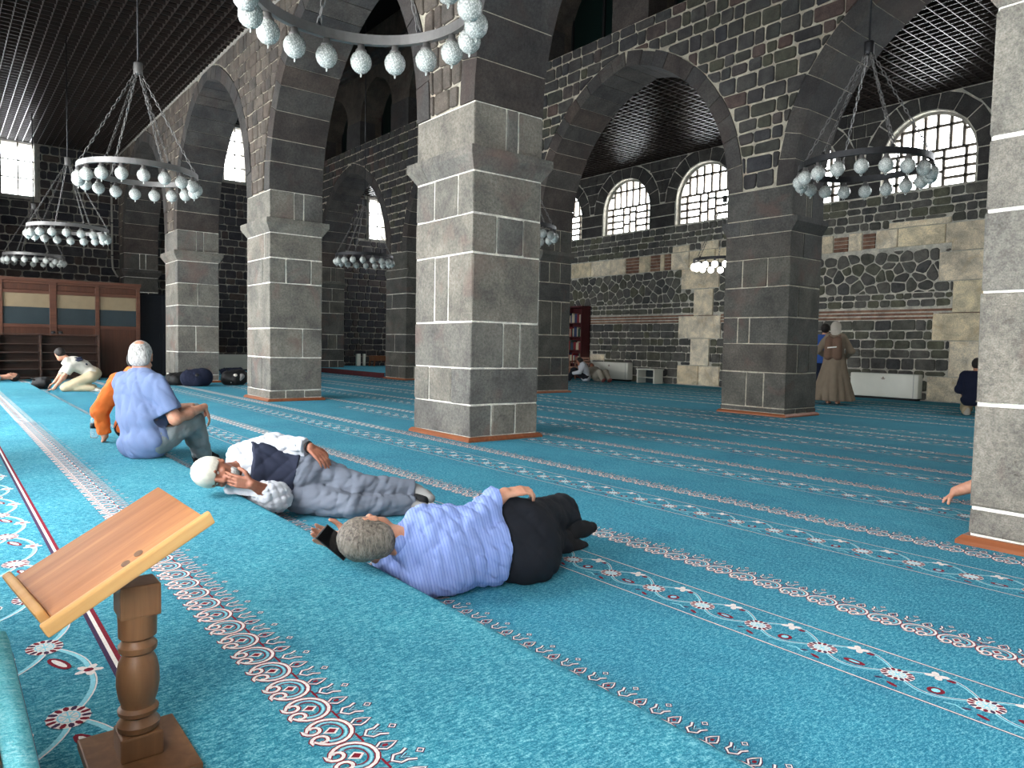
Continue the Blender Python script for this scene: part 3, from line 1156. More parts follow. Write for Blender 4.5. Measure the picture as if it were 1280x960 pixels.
class Pat:
    """flat woven shapes collected per yarn colour, later linked as one tile mesh with several materials"""
    def __init__(s):
        s.v, s.f, s.mi = [], [], []
        s.mats = []

    def _m(s, mat):
        if mat not in s.mats: s.mats.append(mat)
        return s.mats.index(mat)

    def poly(s, pts, mat, z):
        n = len(s.v)
        a = 0.0
        for i in range(len(pts)):
            p, q = pts[i], pts[(i + 1) % len(pts)]
            a += p[0] * q[1] - p[1] * q[0]
        if a < 0: pts = list(reversed(pts))
        s.v += [(p[0], p[1], z) for p in pts]
        s.f.append(tuple(range(n, n + len(pts))))
        s.mi.append(s._m(mat))

    def ribbon(s, pts, w, mat, z, closed=False):
        P = [np.array(p, float) for p in pts]
        m = len(P)
        n = len(s.v)
        for i in range(m):
            t = (P[(i + 1) % m] - P[i - 1]) if closed else (P[min(i + 1, m - 1)] - P[max(i - 1, 0)])
            t = t / (np.linalg.norm(t) + 1e-9)
            q = np.array((-t[1], t[0])) * w / 2
            s.v += [(*(P[i] - q), z), (*(P[i] + q), z)]
        for i in range(m if closed else m - 1):
            j = (i + 1) % m
            s.f.append((n + 2 * i, n + 2 * j, n + 2 * j + 1, n + 2 * i + 1))
            s.mi.append(s._m(mat))

    def edged(s, pts, w, mat, edge, z, closed=False, e=0.0035):
        s.ribbon(pts, w + 2 * e, edge, z, closed)
        s.ribbon(pts, w, mat, z + 0.0004, closed)

    def mesh(s, name):
        me = bpy.data.meshes.new(name)
        me.from_pydata(s.v, [], s.f)
        for m in s.mats: me.materials.append(m)
        me.polygons.foreach_set('material_index', s.mi)
        me.update()
        return me


def ell(cx, cy, a, b, n=14, rot=0.0, t0=0.0, t1=2 * math.pi):
    c, s_ = math.cos(rot), math.sin(rot)
    out = []
    for k in range(n):
        t = t0 + (t1 - t0) * k / (n if abs(t1 - t0 - 2 * math.pi) < 1e-6 else n - 1)
        x, y = a * math.cos(t), b * math.sin(t)
        out.append((cx + c * x - s_ * y, cy + s_ * x + c * y))
    return out


def spiral(cx, cy, r0, r1, a0, turns, n):
    return [(cx + (r0 + (r1 - r0) * k / n) * math.cos(a0 + turns * 2 * math.pi * k / n),
             cy + (r0 + (r1 - r0) * k / n) * math.sin(a0 + turns * 2 * math.pi * k / n)) for k in range(n + 1)]


PX = 0.13            # one scrolled heart


def crest_tile(nrep):
    """row of scrolled hearts with buds and tulips along its far side"""
    p = Pat()
    z = 0.0012
    for i in range(nrep):
        c = (i + .5) * PX
        for sg in (-1, 1):
            pts = []
            # from the apex round the outer flank into the scroll at the base
            for t in np.linspace(0, 1, 9):
                a = math.pi / 2 - t * math.pi * 0.86
                pts.append((c + sg * 0.058 * math.cos(a), 0.058 + 0.052 * math.sin(a)))
            q = spiral(c + sg * 0.026, 0.028, 0.025, 0.008, -math.pi * .40 if sg > 0 else math.pi * 1.40, -0.95 * sg, 12)
            pts += q
            p.edged(pts, 0.0085, M['cream'], M['red'], z)
            inner = [(c + sg * 0.044 * math.cos(a), 0.060 + 0.036 * math.sin(a)) for a in np.linspace(math.pi / 2, -math.pi * .22, 8)]
            p.ribbon(inner, 0.006, M['sky'], z + 0.0002)
            inner2 = [(c + sg * 0.036 * math.cos(a), 0.060 + 0.028 * math.sin(a)) for a in np.linspace(math.pi / 2, -math.pi * .12, 7)]
            p.ribbon(inner2, 0.004, M['red'], z + 0.0001)
        # red heart with cream edge
        p.poly([(c, 0.084), (c + .017, .066), (c, .042), (c - .017, .066)], M['cream'], z + .0002)
        p.poly([(c, 0.077), (c + .011, .065), (c, .05), (c - .011, .065)], M['red'], z + .0005)
        # bud over the apex
        p.edged([(c - .004, .116), (c - .017, .132), (c - .012, .146), (c, .166), (c + .012, .146), (c + .017, .132), (c + .004, .116)], 0.005, M['cream'], M['navy'], z)
        p.poly(ell(c, .136, .006, .008, 8), M['red'], z + .0004)
        # tulip in the gap
        g = c + PX / 2
        p.ribbon([(g - .022, .104), (g + .022, .104)], .006, M['red'], z)
        p.ribbon([(g, .100), (g, .118)], .005, M['red'], z)
        p.edged([(g - .026, .168), (g - .016, .150), (g - .018, .132), (g, .118), (g + .018, .132), (g + .016, .150), (g + .026, .168)], 0.006, M['cream'], M['navy'], z)
        p.edged([(g - .010, .158), (g, .140), (g + .010, .158)], .004, M['sky'], M['navy'], z)
        p.edged([(g, .182), (g + .009, .191), (g, .200), (g - .009, .191)], .004, M['cream'], M['navy'], z, True)
    return p.mesh('woven_crest')


def crest_far(nrep):
    p = Pat()
    z = 0.0012
    for i in range(nrep):
        c = (i + .5) * PX
        p.ribbon(ell(c, .056, .05, .05, 10), .022, M['cream'], z, True)
        p.poly([(c, 0.084), (c + .02, .06), (c, .036), (c - .02, .06)], M['red'], z + .0004)
        p.ribbon([(c, .116), (c - .015, .136), (c, .165), (c + .015, .136)], .008, M['cream'], z, True)
        g = c + PX / 2
        p.ribbon([(g - .025, .168), (g - .015, .14), (g, .118), (g + .015, .14), (g + .025, .168)], .009, M['cream'], z)
    return p.mesh('woven_crest_far')


FP = 0.52            # one full vine repeat


def rosette(p, cx, cy, a, b, z, n=14):
    p.poly(ell(cx, cy, a, b, 22), M['cream'], z)
    for k in range(n):
        t = 2 * math.pi * k / n
        p.poly(ell(cx + a * .80 * math.cos(t), cy + b * .80 * math.sin(t), a * .22, b * .15, 6, t), M['red'] if k % 3 else M['navy'], z + .0004)
    p.ribbon(ell(cx, cy, a * .5, b * .5, 12), .004, M['sky'], z + .0004, True)
    for k in range(4):
        t = math.pi * k / 4
        d = (a * .48 * math.cos(t), b * .48 * math.sin(t))
        p.ribbon([(cx - d[0], cy - d[1]), (cx + d[0], cy + d[1])], .0035, M['sky'], z + .0004)


def vine_tile(nrep, w, far=False):
    """wandering vine with rosettes between two guard lines"""
    p = Pat()
    z = 0.0012
    L = nrep * FP
    for yy in (0.006, w - 0.006):
        p.ribbon([(0, yy), (L, yy)], .012, M['navy'], z - .0003)
        p.ribbon([(0, yy), (L, yy)], .006, M['cream'], z)
    k_ = w / .30
    for i in range(nrep):
        x = i * FP
        Y = lambda v: v * k_
        n = 12 if not far else 6
        v1 = [(x + FP * t, Y(.15 + .085 * math.sin(2 * math.pi * t - .5))) for t in np.linspace(0, 1, n * 2 + 1)]
        v2 = [(x + FP * t, Y(.15 + .085 * math.sin(2 * math.pi * t - .5 + math.pi))) for t in np.linspace(0, 1, n * 2 + 1)]
        for v in (v1, v2): p.ribbon(v, .006 if not far else .012, M['sky'], z)
        if not far:
            for v in (v1, v2): p.ribbon([(a, b + .011) for a, b in v], .003, M['cream'], z)
        for j, dx in enumerate((.0, .26)):
            xx = x + dx + .06
            rosette(p, xx, Y(.135), .052, .047 * k_, z + .0004, 14 if not far else 8)
            # red oval fruit and pink blossom in alternation
            fx, fy = xx + .125, Y(.115)
            if j:
                p.poly(ell(fx, fy, .038, .017, 12), M['red'], z + .0004)
                p.poly(ell(fx, fy, .02, .007, 8), M['sky'], z + .0008)
            else:
                p.poly(ell(fx, fy, .026, .026, 12), M['red'], z + .0004)
                p.poly(ell(fx, fy, .013, .015, 8), M['sky'], z + .0008)
            bx, by = xx + .085, Y(.232)
            for q in range(4):
                a = q * math.pi / 2 + .5
                p.poly(ell(bx + .021 * math.cos(a), by + .016 * math.sin(a), .018, .012, 7, a), M['cream'], z + .0004)
            p.poly(ell(bx + .046, by - .006, .016, .010, 6), M['red'], z + .0006)
            # leaf sprigs near the lower line
            lx = xx - .06
            if j: p.ribbon([(lx - .03, Y(.05)), (lx, Y(.062)), (lx + .035, Y(.045))], .007, M['sky'], z + .0003)
            p.poly(ell(xx + .02, Y(.045), .022, .008, 8, -.4), M['red'], z + .0004)
            p.poly(ell(xx - .03, Y(.062), .014, .007, 7, .5), M['navy'], z + .0004)
    return p.mesh('woven_vine')


NREP = 12
LT = NREP * PX                 # 1.56 m of hearts
crest_near, crest_dist = crest_tile(NREP), crest_far(NREP)
LV = 3 * FP                    # 1.56 m of vine
vines = {}


def visible(x0, x1, y, z):
    for x in (x0, (x0 + x1) / 2, x1):
        d = np.array((x, y, z)) - CAM
        zz = d @ FW
        if zz > 0.1 and abs(902 * (d @ RT) / zz) < 760 and abs(902 * (d @ UP) / zz) < 620: return True
    return False


BLOCKS = [(x, x + WA, YA, YA + DA) for x in XA] + [(x, x + WB, YB, YB + DB) for x in XB]


def run(kind, parent, y0, z, w, x0, x1, yshow=None):
    L = LT if kind == 'crest' else LV
    x = x0
    while x < x1 - L * .5:
        if visible(x, x + L, y0 + w / 2, z) and not any(x < b[1] + .06 and x + L > b[0] - .06 and y0 < b[3] + .06 and y0 + w > b[2] - .06 for b in BLOCKS):
            d = math.hypot(x + L / 2, y0)
            if kind == 'crest':
                o = link('woven_crest', crest_near if d < 9 else crest_dist, parent)
            else:
                key = (round(w, 3), d < 9)
                if key not in vines: vines[key] = vine_tile(3, w, d >= 9)
                o = link('woven_vine', vines[key], parent)
            o.location = (x, y0, z)
        x += L


for k, yb in enumerate([1.50, 2.885, 4.255, 5.67, 6.98, 8.25, 9.55, 11.75, 13.05, 14.35, 15.65]):
    run('crest', floor, yb, 0.0, .2, -25.0, 6.0)
for yb, w in [(2.34, .29), (3.71, .32), (5.12, .34), (6.40, .33), (7.72, .33), (9.05, .33), (10.0, .33), (12.4, .33), (13.7, .33), (15.0, .33)]:
    run('vine', floor, yb, 0.0, w, -25.0, 6.0)
run('crest', platform, 0.655, PLAT_Z, .2, -17.1, 3.9)

# broad flowered field on the near side of the platform
zf = PLAT_Z
gl = Pat()
for yy, w_, m_ in ((.372, .013, M['navy']), (.384, .011, M['cream']), (.396, .013, M['red'])):
    gl.ribbon([(-17.15, yy), (4, yy)], w_, m_, .001)
o = link('woven_guard_lines', gl.mesh('woven_guard_lines'), platform)
o.location = (0, 0, zf)


def field_tile():
    p = Pat()
    z = .0012
    L = 1.0
    for x in (0.0, 0.5):
        for row, (yy, s_) in enumerate(((.235, 1.0), (-.02, 1.15), (-.28, 1.0))):
            cx = x + (0.1 if row % 2 == 0 else .32)
            rosette(p, cx, yy, .058 * s_, .048 * s_, z + .0004, 14)
            p.poly(ell(cx + .15, yy + .02, .055, .019, 12, .35), M['red'], z + .0004)
            p.poly(ell(cx + .15, yy + .02, .04, .009, 10, .35), M['cream'], z + .0008)
            for q in range(5):
                a = q * 1.256
                p.poly(ell(cx + .24 + .022 * math.cos(a), yy + .08 + .02 * math.sin(a), .018, .011, 7, a), M['cream'], z + .0004)
            p.poly(ell(cx + .24, yy + .08, .013, .013, 8), M['red'], z + .0008)
            for (a, b) in (((cx, yy), (cx + .24, yy + .08)), ((cx + .24, yy + .08), (cx + .5, yy)), ((cx, yy), (cx + .2, yy - .12))):
                mid = ((a[0] + b[0]) / 2, (a[1] + b[1]) / 2 + .055)
                pts = [((1 - t) ** 2 * a[0] + 2 * t * (1 - t) * mid[0] + t * t * b[0], (1 - t) ** 2 * a[1] + 2 * t * (1 - t) * mid[1] + t * t * b[1]) for t in np.linspace(0, 1, 9)]
                p.ribbon(pts, .012, M['sky'], z)
                p.ribbon([(u, v + .009) for u, v in pts], .004, M['cream'], z + .0002)
            p.poly(ell(cx + .06, yy - .1, .03, .013, 9, -.6), M['red'], z + .0004)
            p.ribbon(ell(cx + .06, yy - .1, .034, .017, 10, -.6), .004, M['cream'], z + .0005, True)
    return p.mesh('woven_flowers')


ft = field_tile()
x = -17.1
while x < 3.8:
    o = link('woven_flowers', ft, platform)
    o.location = (x, 0.0, zf)
    x += 1.0

# ------------------------------------------------------------------ chandeliers
RD, NG = 0.655, 18


def chain_mesh():
    m = MB()
    L, n = 1.0, 22
    for k in range(n):
        z0 = k * L / n
        pts = []
        for q in range(10):
            a = 2 * math.pi * q / 10
            pts.append((0.013 * math.cos(a), 0.0, z0 + L / n / 2 + (L / n * .62) * math.sin(a)))
        if k % 2: pts = [(0.0, p[0], p[2]) for p in pts]
        m.tube(pts, 0.0048, 4, closed=True)
    return m.mesh('chain', M['ring'], True)


CH = {}
CH['chain'] = chain_mesh()
CH['globe'] = MB().lathe([(0.0005, -.074), (.02, -.071), (.042, -.06), (.062, -.036), (.071, -.008), (.070, .018), (.058, .046), (.038, .063), (.03, .07)], 18).mesh('globe', M['globe'], True)
CH['lit'] = MB().lathe([(0.0005, -.074), (.02, -.071), (.042, -.06), (.062, -.036), (.071, -.008), (.070, .018), (.058, .046), (.038, .063), (.03, .07)], 18).mesh('globe', M['globe_lit'], True)
CH['drop'] = MB().tube([(0.011 * math.cos(a), 0, -.082 + .014 * math.sin(a)) for a in np.linspace(0, 2 * math.pi, 10)[:-1]], .004, 5, closed=True).mesh('drop_ring', M['globe'], True)
CH['cap'] = MB().lathe([(.034, .062), (.038, .068), (.036, .08), (.024, .09), (.022, .115)], 14).mesh('cap', M['ring'], True)


def ring_mesh(dark):
    m = MB()
    n = 64
    prof_ = [(RD - .018, -.032), (RD + .018, -.032), (RD + .018, .032), (RD - .018, .032)]
    vs, fs = [], []
    for k in range(n):
        a = 2 * math.pi * k / n
        for r, z in prof_: vs.append((r * math.cos(a), r * math.sin(a), z))
    for k in range(n):
        for q in range(4):
            a, b = k * 4 + q, k * 4 + (q + 1) % 4
            c, d = ((k + 1) % n) * 4 + (q + 1) % 4, ((k + 1) % n) * 4 + q
            fs.append((a, d, c, b))
    return m.add(vs, fs).mesh('ring', M['iron'] if dark else M['ring'])


CH['ring'] = ring_mesh(False)
CH['ring_dark'] = ring_mesh(True)


def chandelier(x, y, z, label, ztop, dark=False, lit=False, rot=0.0, zcap=4.36):
    t = empty('ring_chandelier', (x, y, z), rot, label=label, cat='chandelier', group='ring chandeliers with crackled globes')
    link('ring', CH['ring_dark' if dark else 'ring'], t)
    for k in range(NG):
        a = 2 * math.pi * (k + .5) / NG
        g = link('globe', CH['lit' if lit else 'globe'], t)
        g.location = (RD * math.cos(a), RD * math.sin(a), -.15)
        c = link('cap', CH['cap'], g)
        link('drop_ring', CH['drop'], g)
    hc = zcap - z
    for k in range(6):
        a = 2 * math.pi * (k + .25) / 6
        p0, p1 = Vector((RD * math.cos(a), RD * math.sin(a), .03)), Vector((.03 * math.cos(a), .03 * math.sin(a), hc - .05))
        c = link('chain', CH['chain'], t)
        d = p1 - p0
        c.location = p0
        c.rotation_mode = 'QUATERNION'
        c.rotation_quaternion = d.to_track_quat('Z', 'Y')
        c.scale = (1, 1, d.length)
        MB().lathe([(.014, 0), (.02, .01), (.012, .03)], 8, (p0.x, p0.y, .03)).build('chain_hook', M['iron'], t, True)
    MB().lathe([(.05, hc - .07), (.052, hc - .065), (.052, hc + .065), (.05, hc + .07)], 16).build('canopy', M['ring'] if not dark else M['iron'], t, True)
    MB().tube([(0, 0, hc + .06), (0, 0, ztop - z)], .012, 8).build('rod', M['iron'], t, True)


ZR = 3.10
chandelier(-3.96, 2.0, ZR, 'grey ring chandelier cut off by the top edge of the photo', ZC, rot=-.262)
chandelier(-9.98, 2.0, ZR, 'grey ring chandelier hanging at the upper left, the largest one seen whole', ZC, rot=.05)
chandelier(-16.06, 2.0, ZR, 'grey ring chandelier second from the left edge, above the wooden cupboards', ZC)
chandelier(-22.2, 2.0, ZR, 'smallest grey ring chandelier at the far left, lowest in the photo there', ZC, rot=.12)
chandelier(-3.91, 8.0, ZR, 'black ring chandelier hanging before the arched window at the upper right', ZN, True, rot=.07)
chandelier(-9.95, 8.0, ZR, 'black ring chandelier half hidden behind the tall middle pier', ZN, True, rot=.2)
chandelier(-15.75, 8.0, ZR, 'black ring chandelier seen through the arch left of the tall middle pier', ZN, True)
chandelier(-10.1, 14.2, ZR, 'black ring chandelier with its globes lit, before the far wall', ZC, True, True, zcap=4.5)

# ------------------------------------------------------------------ wooden lectern
lt = empty('lectern', (-1.70, 0.33, PLAT_Z + .002), label='wooden lectern with a turned post and a sloping reading board in the foreground', cat='lectern')
MB().bbox(-.13, .13, -.10, .10, 0, .022, .004).build('base', M['lectern_dark'], lt)
MB().bbox(-.042, .042, -.042, .042, .022, .075, .005).build('foot_block', M['lectern_dark'], lt)
pr_ = [(.030, .07), (.041, .078), (.043, .09), (.035, .102), (.033, .107), (.040, .113), (.041, .121), (.034, .128), (.034, .135), (.039, .15), (.043, .175), (.042, .205), (.038, .225), (.032, .238),
       (.030, .244), (.038, .25), (.039, .262), (.032, .27), (.031, .276), (.038, .282), (.039, .335)]
sharp(MB().lathe(pr_, 28).build('turned_post', M['lectern_dark'], lt, True), 40)
MB().bbox(-.04, .04, -.04, .04, .33, .40, .005).build('head_block', M['lectern_dark'], lt)
sx, sy, sz = -.1032, .8752, .4726          # uphill along the board
cx_, cy_, cz_ = -.9737, -.1149, .1966      # across it
_s = Vector((sx, sy, sz)).normalized()
_n = Vector((cx_, cy_, cz_)).cross(_s).normalized()
if _n.z < 0: _n = -_n
_c = _n.cross(_s).normalized()
if _c.x > 0: _c = -_c
MX = Matrix(((_c.x, _s.x, _n.x, 0), (_c.y, _s.y, _n.y, 0), (_c.z, _s.z, _n.z, 0), (0, 0, 0, 1)))
bc = Vector((-1.704, .283, .622)) - Vector((-1.70, .33, PLAT_Z))


def board(name, x0, x1, y0, y1, z0, z1, mat, b=.003):
    m = MB().bbox(x0, x1, y0, y1, z0, z1, b)
    o = m.build(name, mat, lt)
    o.matrix_local = Matrix.Translation(bc) @ MX
    return o


board('reading_board', -.1145, .1145, -.162, .162, -.016, 0.0, M['lectern'])
board('side_rail', -.128, -.1145, -.185, .172, -.018, .014, M['lectern_edge'], .005)
board('book_ledge', -.09, .1145, -.180, -.162, -.018, .020, M['lectern_edge'], .005)
for dx, dy in ((-.088, -.008), (-.083, .022)):
    m = MB().lathe([(.009, 0), (.009, .0012)], 14, (dx, dy, 0))
    o = m.build('wooden_plug', M['lectern_dark'], lt)
    o.matrix_local = Matrix.Translation(bc) @ MX

# ------------------------------------------------------------------ carpet-covered bench along the near wall
bn = empty('carpet_covered_bench', (-.2, -.2, PLAT_Z + .002), label='low bench covered with turquoise carpet at the lower left corner of the photo', cat='bench')
M['carpet_bench'] = carpet_mat('bench_carpet', (60, 150, 170), (110, 196, 206), (176, 226, 230))
x0_, x1_ = -1.49, 1.5
MB().box(x0_ + .02, x1_ - .02, -.26, .268, 0.0, .30).build('bench_body', M['shelf'], bn)
MB().bbox(x0_, x1_, -.28, .300, .30, .36, .025).build('carpet_cover', M['carpet_bench'], bn, True)
M['mauve'] = plain('mauve_binding', (128, 100, 116), .9, .1)
MB().bbox(x0_ + .005, x1_ - .005, -.27, .306, .285, .312, .008).build('binding', M['mauve'], bn, True)
MB().tube([(x0_ + .02, .255, .361), (x1_ - .02, .255, .361)], .0025, 6).build('seam', M['darkglass'], bn)

# ------------------------------------------------------------------ cupboards and shoe shelf at the left
cp = empty('wooden_cupboard', (-21.5, 2.2, 0), label='tall brown wooden cupboard with tan and dark glazed panels at the left edge', cat='cupboard')
CX = 0.0        # local front plane, faces +x
Y0, Y1 = -2.3, 2.10


def cb(name, y0, y1, z0, z1, x0=-.5, x1=0.0, mat='cupboard', b=.006, par=None):
    return MB().bbox(x0, x1, y0, y1, z0, z1, b).build(name, M[mat], par or cp)


cb('carcass', Y0, Y1, 0, 2.42, -.5, -.045)
cb('cornice', Y0 - .03, Y1 + .03, 2.42, 2.50, -.52, .04, 'cupboard_rail')
divs = [Y0 + .04, -1.0, .12, 1.10, Y1 - .04]
for k, d in enumerate(divs):
    w_ = .075 if k in (1, 2) else .045
    cb('stile', d - w_, d + w_, 0, 2.42, -.045, 0.01, 'cupboard_rail')
for a, b in zip(divs[:-1], divs[1:]):
    cb('rail', a, b, 2.36, 2.42, -.045, 0.0, 'cupboard_rail')
    cb('rail', a, b, 2.12, 2.20, -.045, 0.0, 'cupboard_rail')
    cb('rail', a, b, 1.28, 1.36, -.045, 0.0, 'cupboard_rail')
    cb('frieze_panel', a + .04, b - .04, 2.21, 2.35, -.045, -.02)
    cb('lower_panel', a + .04, b - .04, .05, 1.28, -.045, -.015)
    cb('blind', a + .05, b - .05, 1.78, 2.12, -.045, -.028, 'tan', .002)
    cb('glass_panel', a + .05, b - .05, 1.36, 1.78, -.045, -.026, 'darkglass', .002)

sh = empty('shoe_shelf', (-20.62, 1.3, 0), label='low open wooden shoe shelf in front of the tall cupboard', cat='shelf')


def sb(name, y0, y1, z0, z1, x0, x1, b=.004):
    return MB().bbox(x0, x1, y0, y1, z0, z1, b).build(name, M['shelf'], sh)


for y in (-1.7, -.2, .64, 1.86): sb('upright', y - .02, y + .02, 0, 1.10, -.18, .18)
for y0, y1 in ((-1.68, -.22), (-.18, .62), (.66, 1.84)):
    for z in (.06, .26, .46, .66, .86): sb('board', y0, y1, z, z + .022, -.17, .17)
    sb('back', y0, y1, .02, 1.08, -.18, -.165)
sb('top', -1.72, 1.88, 1.10, 1.125, -.19, .19)
for k, (yy, l) in enumerate(((1.02, 'pair of dark shoes left on top of the shoe shelf, left one'), (1.17, 'pair of dark shoes left on top of the shoe shelf, right one'))):
    m = MB()
    m.lathe([(.0, 0), (.045, .004), (.048, .03), (.036, .055), (.0, .06)], 10)
    m.v = [(v[0] * 2.4, v[1], v[2] * (1.25 if v[0] < 0 else .9)) for v in m.v]
    o = m.build('shoe', M['black'], None, True, label=l, cat='shoe')
    o.location = (-20.6, 1.3 + yy - .1, 1.125)
wd = empty('dark_wardrobe', (-22.6, 5.02, 0), label='tall blue-black cabinet in shadow between the wooden cupboard and the pier', cat='cabinet')
M['wardrobe'] = plain('blue_black_paint', (24, 26, 34), .5, .4)
MB().bbox(-.3, .3, -.62, .62, 0, 2.3, .01).build('carcass', M['wardrobe'], wd)
for a, b in ((-.6, -.01), (.01, .6)): MB().bbox(.3, .32, a, b, .05, 2.25, .006).build('door', M['wardrobe'], wd)
for a in (-.05, .05): MB().bbox(.32, .345, a - .01, a + .01, 1.05, 1.2, .004).build('handle', M['iron'], wd)

# ------------------------------------------------------------------ fan-coil cabinets against the far walls


def fan_coil(x, y, w, h, d, rz, label):
    t = empty('fan_coil_cabinet', (x, y, 0), rz, label=label, cat='air conditioner', group='white fan-coil cabinets along the walls')
    MB().box(-w / 2 + .04, w / 2 - .04, -d + .03, 0, 0, .05).build('plinth', M['black'], t)
    MB().bbox(-w / 2, w / 2, -d, 0, .05, h, .02).build('housing', M['white'], t, True)
    MB().bbox(w / 2 - .10, w / 2 - .09, -d - .004, -d + .01, .06, h - .01, .001).build('panel_joint', M['grey'], t)
    g = MB()
    for k in range(9): g.box(-w / 2 + .06, w / 2 - .14, -d + .04 + k * .018, -d + .05 + k * .018, h - .002, h + .006)
    g.build('air_grille', M['grey'], t)
    m = MB()
    yy = -d - .003
    m.box(-.035, .035, yy, yy + .004, h - .13, h - .118)
    m.box(-.05, .05, yy, yy + .004, h - .112, h - .104)
    m.hexa([(-.022, yy, h - .10), (.022, yy, h - .10), (.022, yy + .004, h - .10), (-.022, yy + .004, h - .10),
            (-.004, yy, h - .07), (.004, yy, h - .07), (.004, yy + .004, h - .07), (-.004, yy + .004, h - .07)])
    m.build('emblem', M['brick'], t)
    return t


fan_coil(-7.55, YC - .05, 1.5, .58, .24, 0, 'white fan-coil cabinet at the far wall, right of the woman with the backpack')
fan_coil(-16.1, YC - .05, 1.6, .58, .24, 0, 'white fan-coil cabinet at the far wall, beside the dark red bookcase')
fan_coil(XE + .06, 8.5, 2.2, .56, .24, math.radians(90), 'white fan-coil cabinet at the left end wall, seen between two piers')

# small open white side table
st = empty('white_side_table', (-14.35, YC - .35, 0), label='small open-fronted white side table standing at the far wall', cat='table')
for a in (-.34, .30): MB().bbox(a, a + .04, -.2, .2, 0, .40, .004).build('side', M['white'], st)
MB().bbox(-.36, .36, -.22, .22, .40, .43, .005).build('top', M['white'], st)
MB().bbox(-.30, .30, -.18, .18, .16, .18, .003).build('shelf', M['white'], st)
MB().bbox(-.30, .30, .17, .19, .0, .40, .003).build('back', M['darkglass'], st)

# dark red bookcase with books
bk = empty('red_bookcase', (-17.65, YC - .26, 0), label='tall dark red bookcase with books against the far wall', cat='bookcase')
for a in (-.42, .385): MB().bbox(a, a + .035, -.2, .2, 0, 2.34, .004).build('side', M['bookcase'], bk)
MB().bbox(-.42, .42, .18, .2, 0, 2.34, .003).build('back', M['bookcase'], bk)
MB().bbox(-.44, .44, -.22, .21, 2.34, 2.40, .006).build('cornice', M['bookcase'], bk)
for z in (.04, .48, .92, 1.36, 1.82): MB().bbox(-.385, .385, -.19, .18, z, z + .025, .003).build('shelf', M['bookcase'], bk)
bcols = [('book_red', (120, 36, 40)), ('book_cream', (176, 164, 140)), ('book_green', (44, 66, 56)), ('book_blue', (46, 58, 92))]
for n_, c_ in bcols: M[n_] = plain(n_, c_, .6, .3)
bid = 0
for si, z in enumerate((.48, .92, 1.36, 1.82)):
    x = -.36
    k = 0
    while x < .34:
        w_ = rnd.uniform(.04, .07)
        h_ = rnd.uniform(.24, .33)
        nm = rnd.choice(bcols)[0]
        o = MB().bbox(0, w_, -.12, .12, 0, h_, .004).build('book', M[nm], None, label='%s book standing on the %s shelf of the tall dark red bookcase' % (dict(book_red='dark red', book_cream='cream', book_green='dark green', book_blue='dark blue')[nm], ('second lowest', 'middle', 'second highest', 'highest')[si]), cat='book', group='books in the dark red bookcase')
        o.location = (-17.65 + x, YC - .28, z + .0255)
        x += w_ + .004
        k += 1

# wooden armchair and red box beside the bookcase
ac = empty('wooden_armchair', (-16.75, 16.1, 0), rz=.4, label='brown wooden armchair with a slatted back beside the dark red bookcase', cat='chair')
M['chair'] = wood_mat('chair_wood', (96, 58, 36), (140, 92, 62), 2, .6)
for a, b in ((-.26, -.22), (-.26, .22), (.22, -.22), (.22, .22)): MB().bbox(a, a + .045, b, b + .045, 0, (.72 if b > 0 else .56), .004).build('leg', M['chair'], ac)
MB().bbox(-.27, .27, -.22, .26, .36, .42, .01).build('seat', M['brick'], ac)
for z in (.50, .58, .66): MB().bbox(-.24, .24, .225, .25, z, z + .055, .004).build('back_slat', M['chair'], ac)
for a in (-.28, .22): MB().bbox(a, a + .07, -.24, .26, .56, .595, .006).build('armrest', M['chair'], ac)
rb = empty('red_box', (-17.45, 15.9, 0), label='red box with white tape standing at the foot of the bookcase', cat='box')
MB().bbox(-.2, .2, -.18, .18, 0, .42, .006).build('carton', plain('red_card', (128, 48, 44), .7, .2), rb)
MB().bbox(-.205, .205, -.184, .184, .20, .24, .001).build('tape', M['white'], rb)

# raised platform in the far aisle at the left, with the things on it
rp = MB().box(XE + .08, XB[1] + WB + .2, YB + DB + .1, YC - .6, 0.002, .16).box(XB[0] + WB + .1, XB[1] - .1, YB + .02, YB + DB + .1, 0.002, .16).build('far_platform', M['carpet'], label='raised carpeted platform with a dark riser in the far aisle at the left', cat='platform')
MB().box(XB[0] + WB + .1, XB[1] - .1, YB - .01, YB + .02, 0.002, .155).build('riser', M['bookcase'], rp)
for k, (y, w_, l) in enumerate(((12.55, .16, 'narrow white upright panel at the left end of the far platform, wider of the two'), (12.80, .08, 'narrow white upright panel at the left end of the far platform, thinner of the two'), (14.2, .52, 'square white panel leaning at the end wall beyond the far platform table'))):
    t = empty('partition_board', (XE + .5, y, .161), label=l, cat='panel')
    MB().bbox(-.1, .0, -w_ / 2, w_ / 2, 0, .46, .008).build('panel_body', M['white'], t)
    MB().bbox(.0, .006, -w_ / 2 + .02, w_ / 2 - .02, .02, .44, .002).build('panel_face', M['white'], t)
tb = empty('wooden_table', (XE + .7, 13.35, .161), label='low brown wooden table with splayed legs on the far platform', cat='table')
MB().bbox(-.25, .25, -.42, .42, .36, .40, .008).build('table_top', M['chair'], tb)
for a, b in ((-.2, -.34), (-.2, .30), (.18, -.34), (.18, .30)):
    MB().hexa([(a - .02, b + (-.04 if b < 0 else .04), 0), (a + .03, b + (-.04 if b < 0 else .04), 0), (a + .03, b + .05 + (-.04 if b < 0 else .04), 0), (a - .02, b + .05 + (-.04 if b < 0 else .04), 0),
               (a - .02, b, .36), (a + .03, b, .36), (a + .03, b + .05, .36), (a - .02, b + .05, .36)]).build('leg', M['chair'], tb)
MB().bbox(-.22, .22, -.36, .36, .2, .36, .006).build('apron', M['chair'], tb)
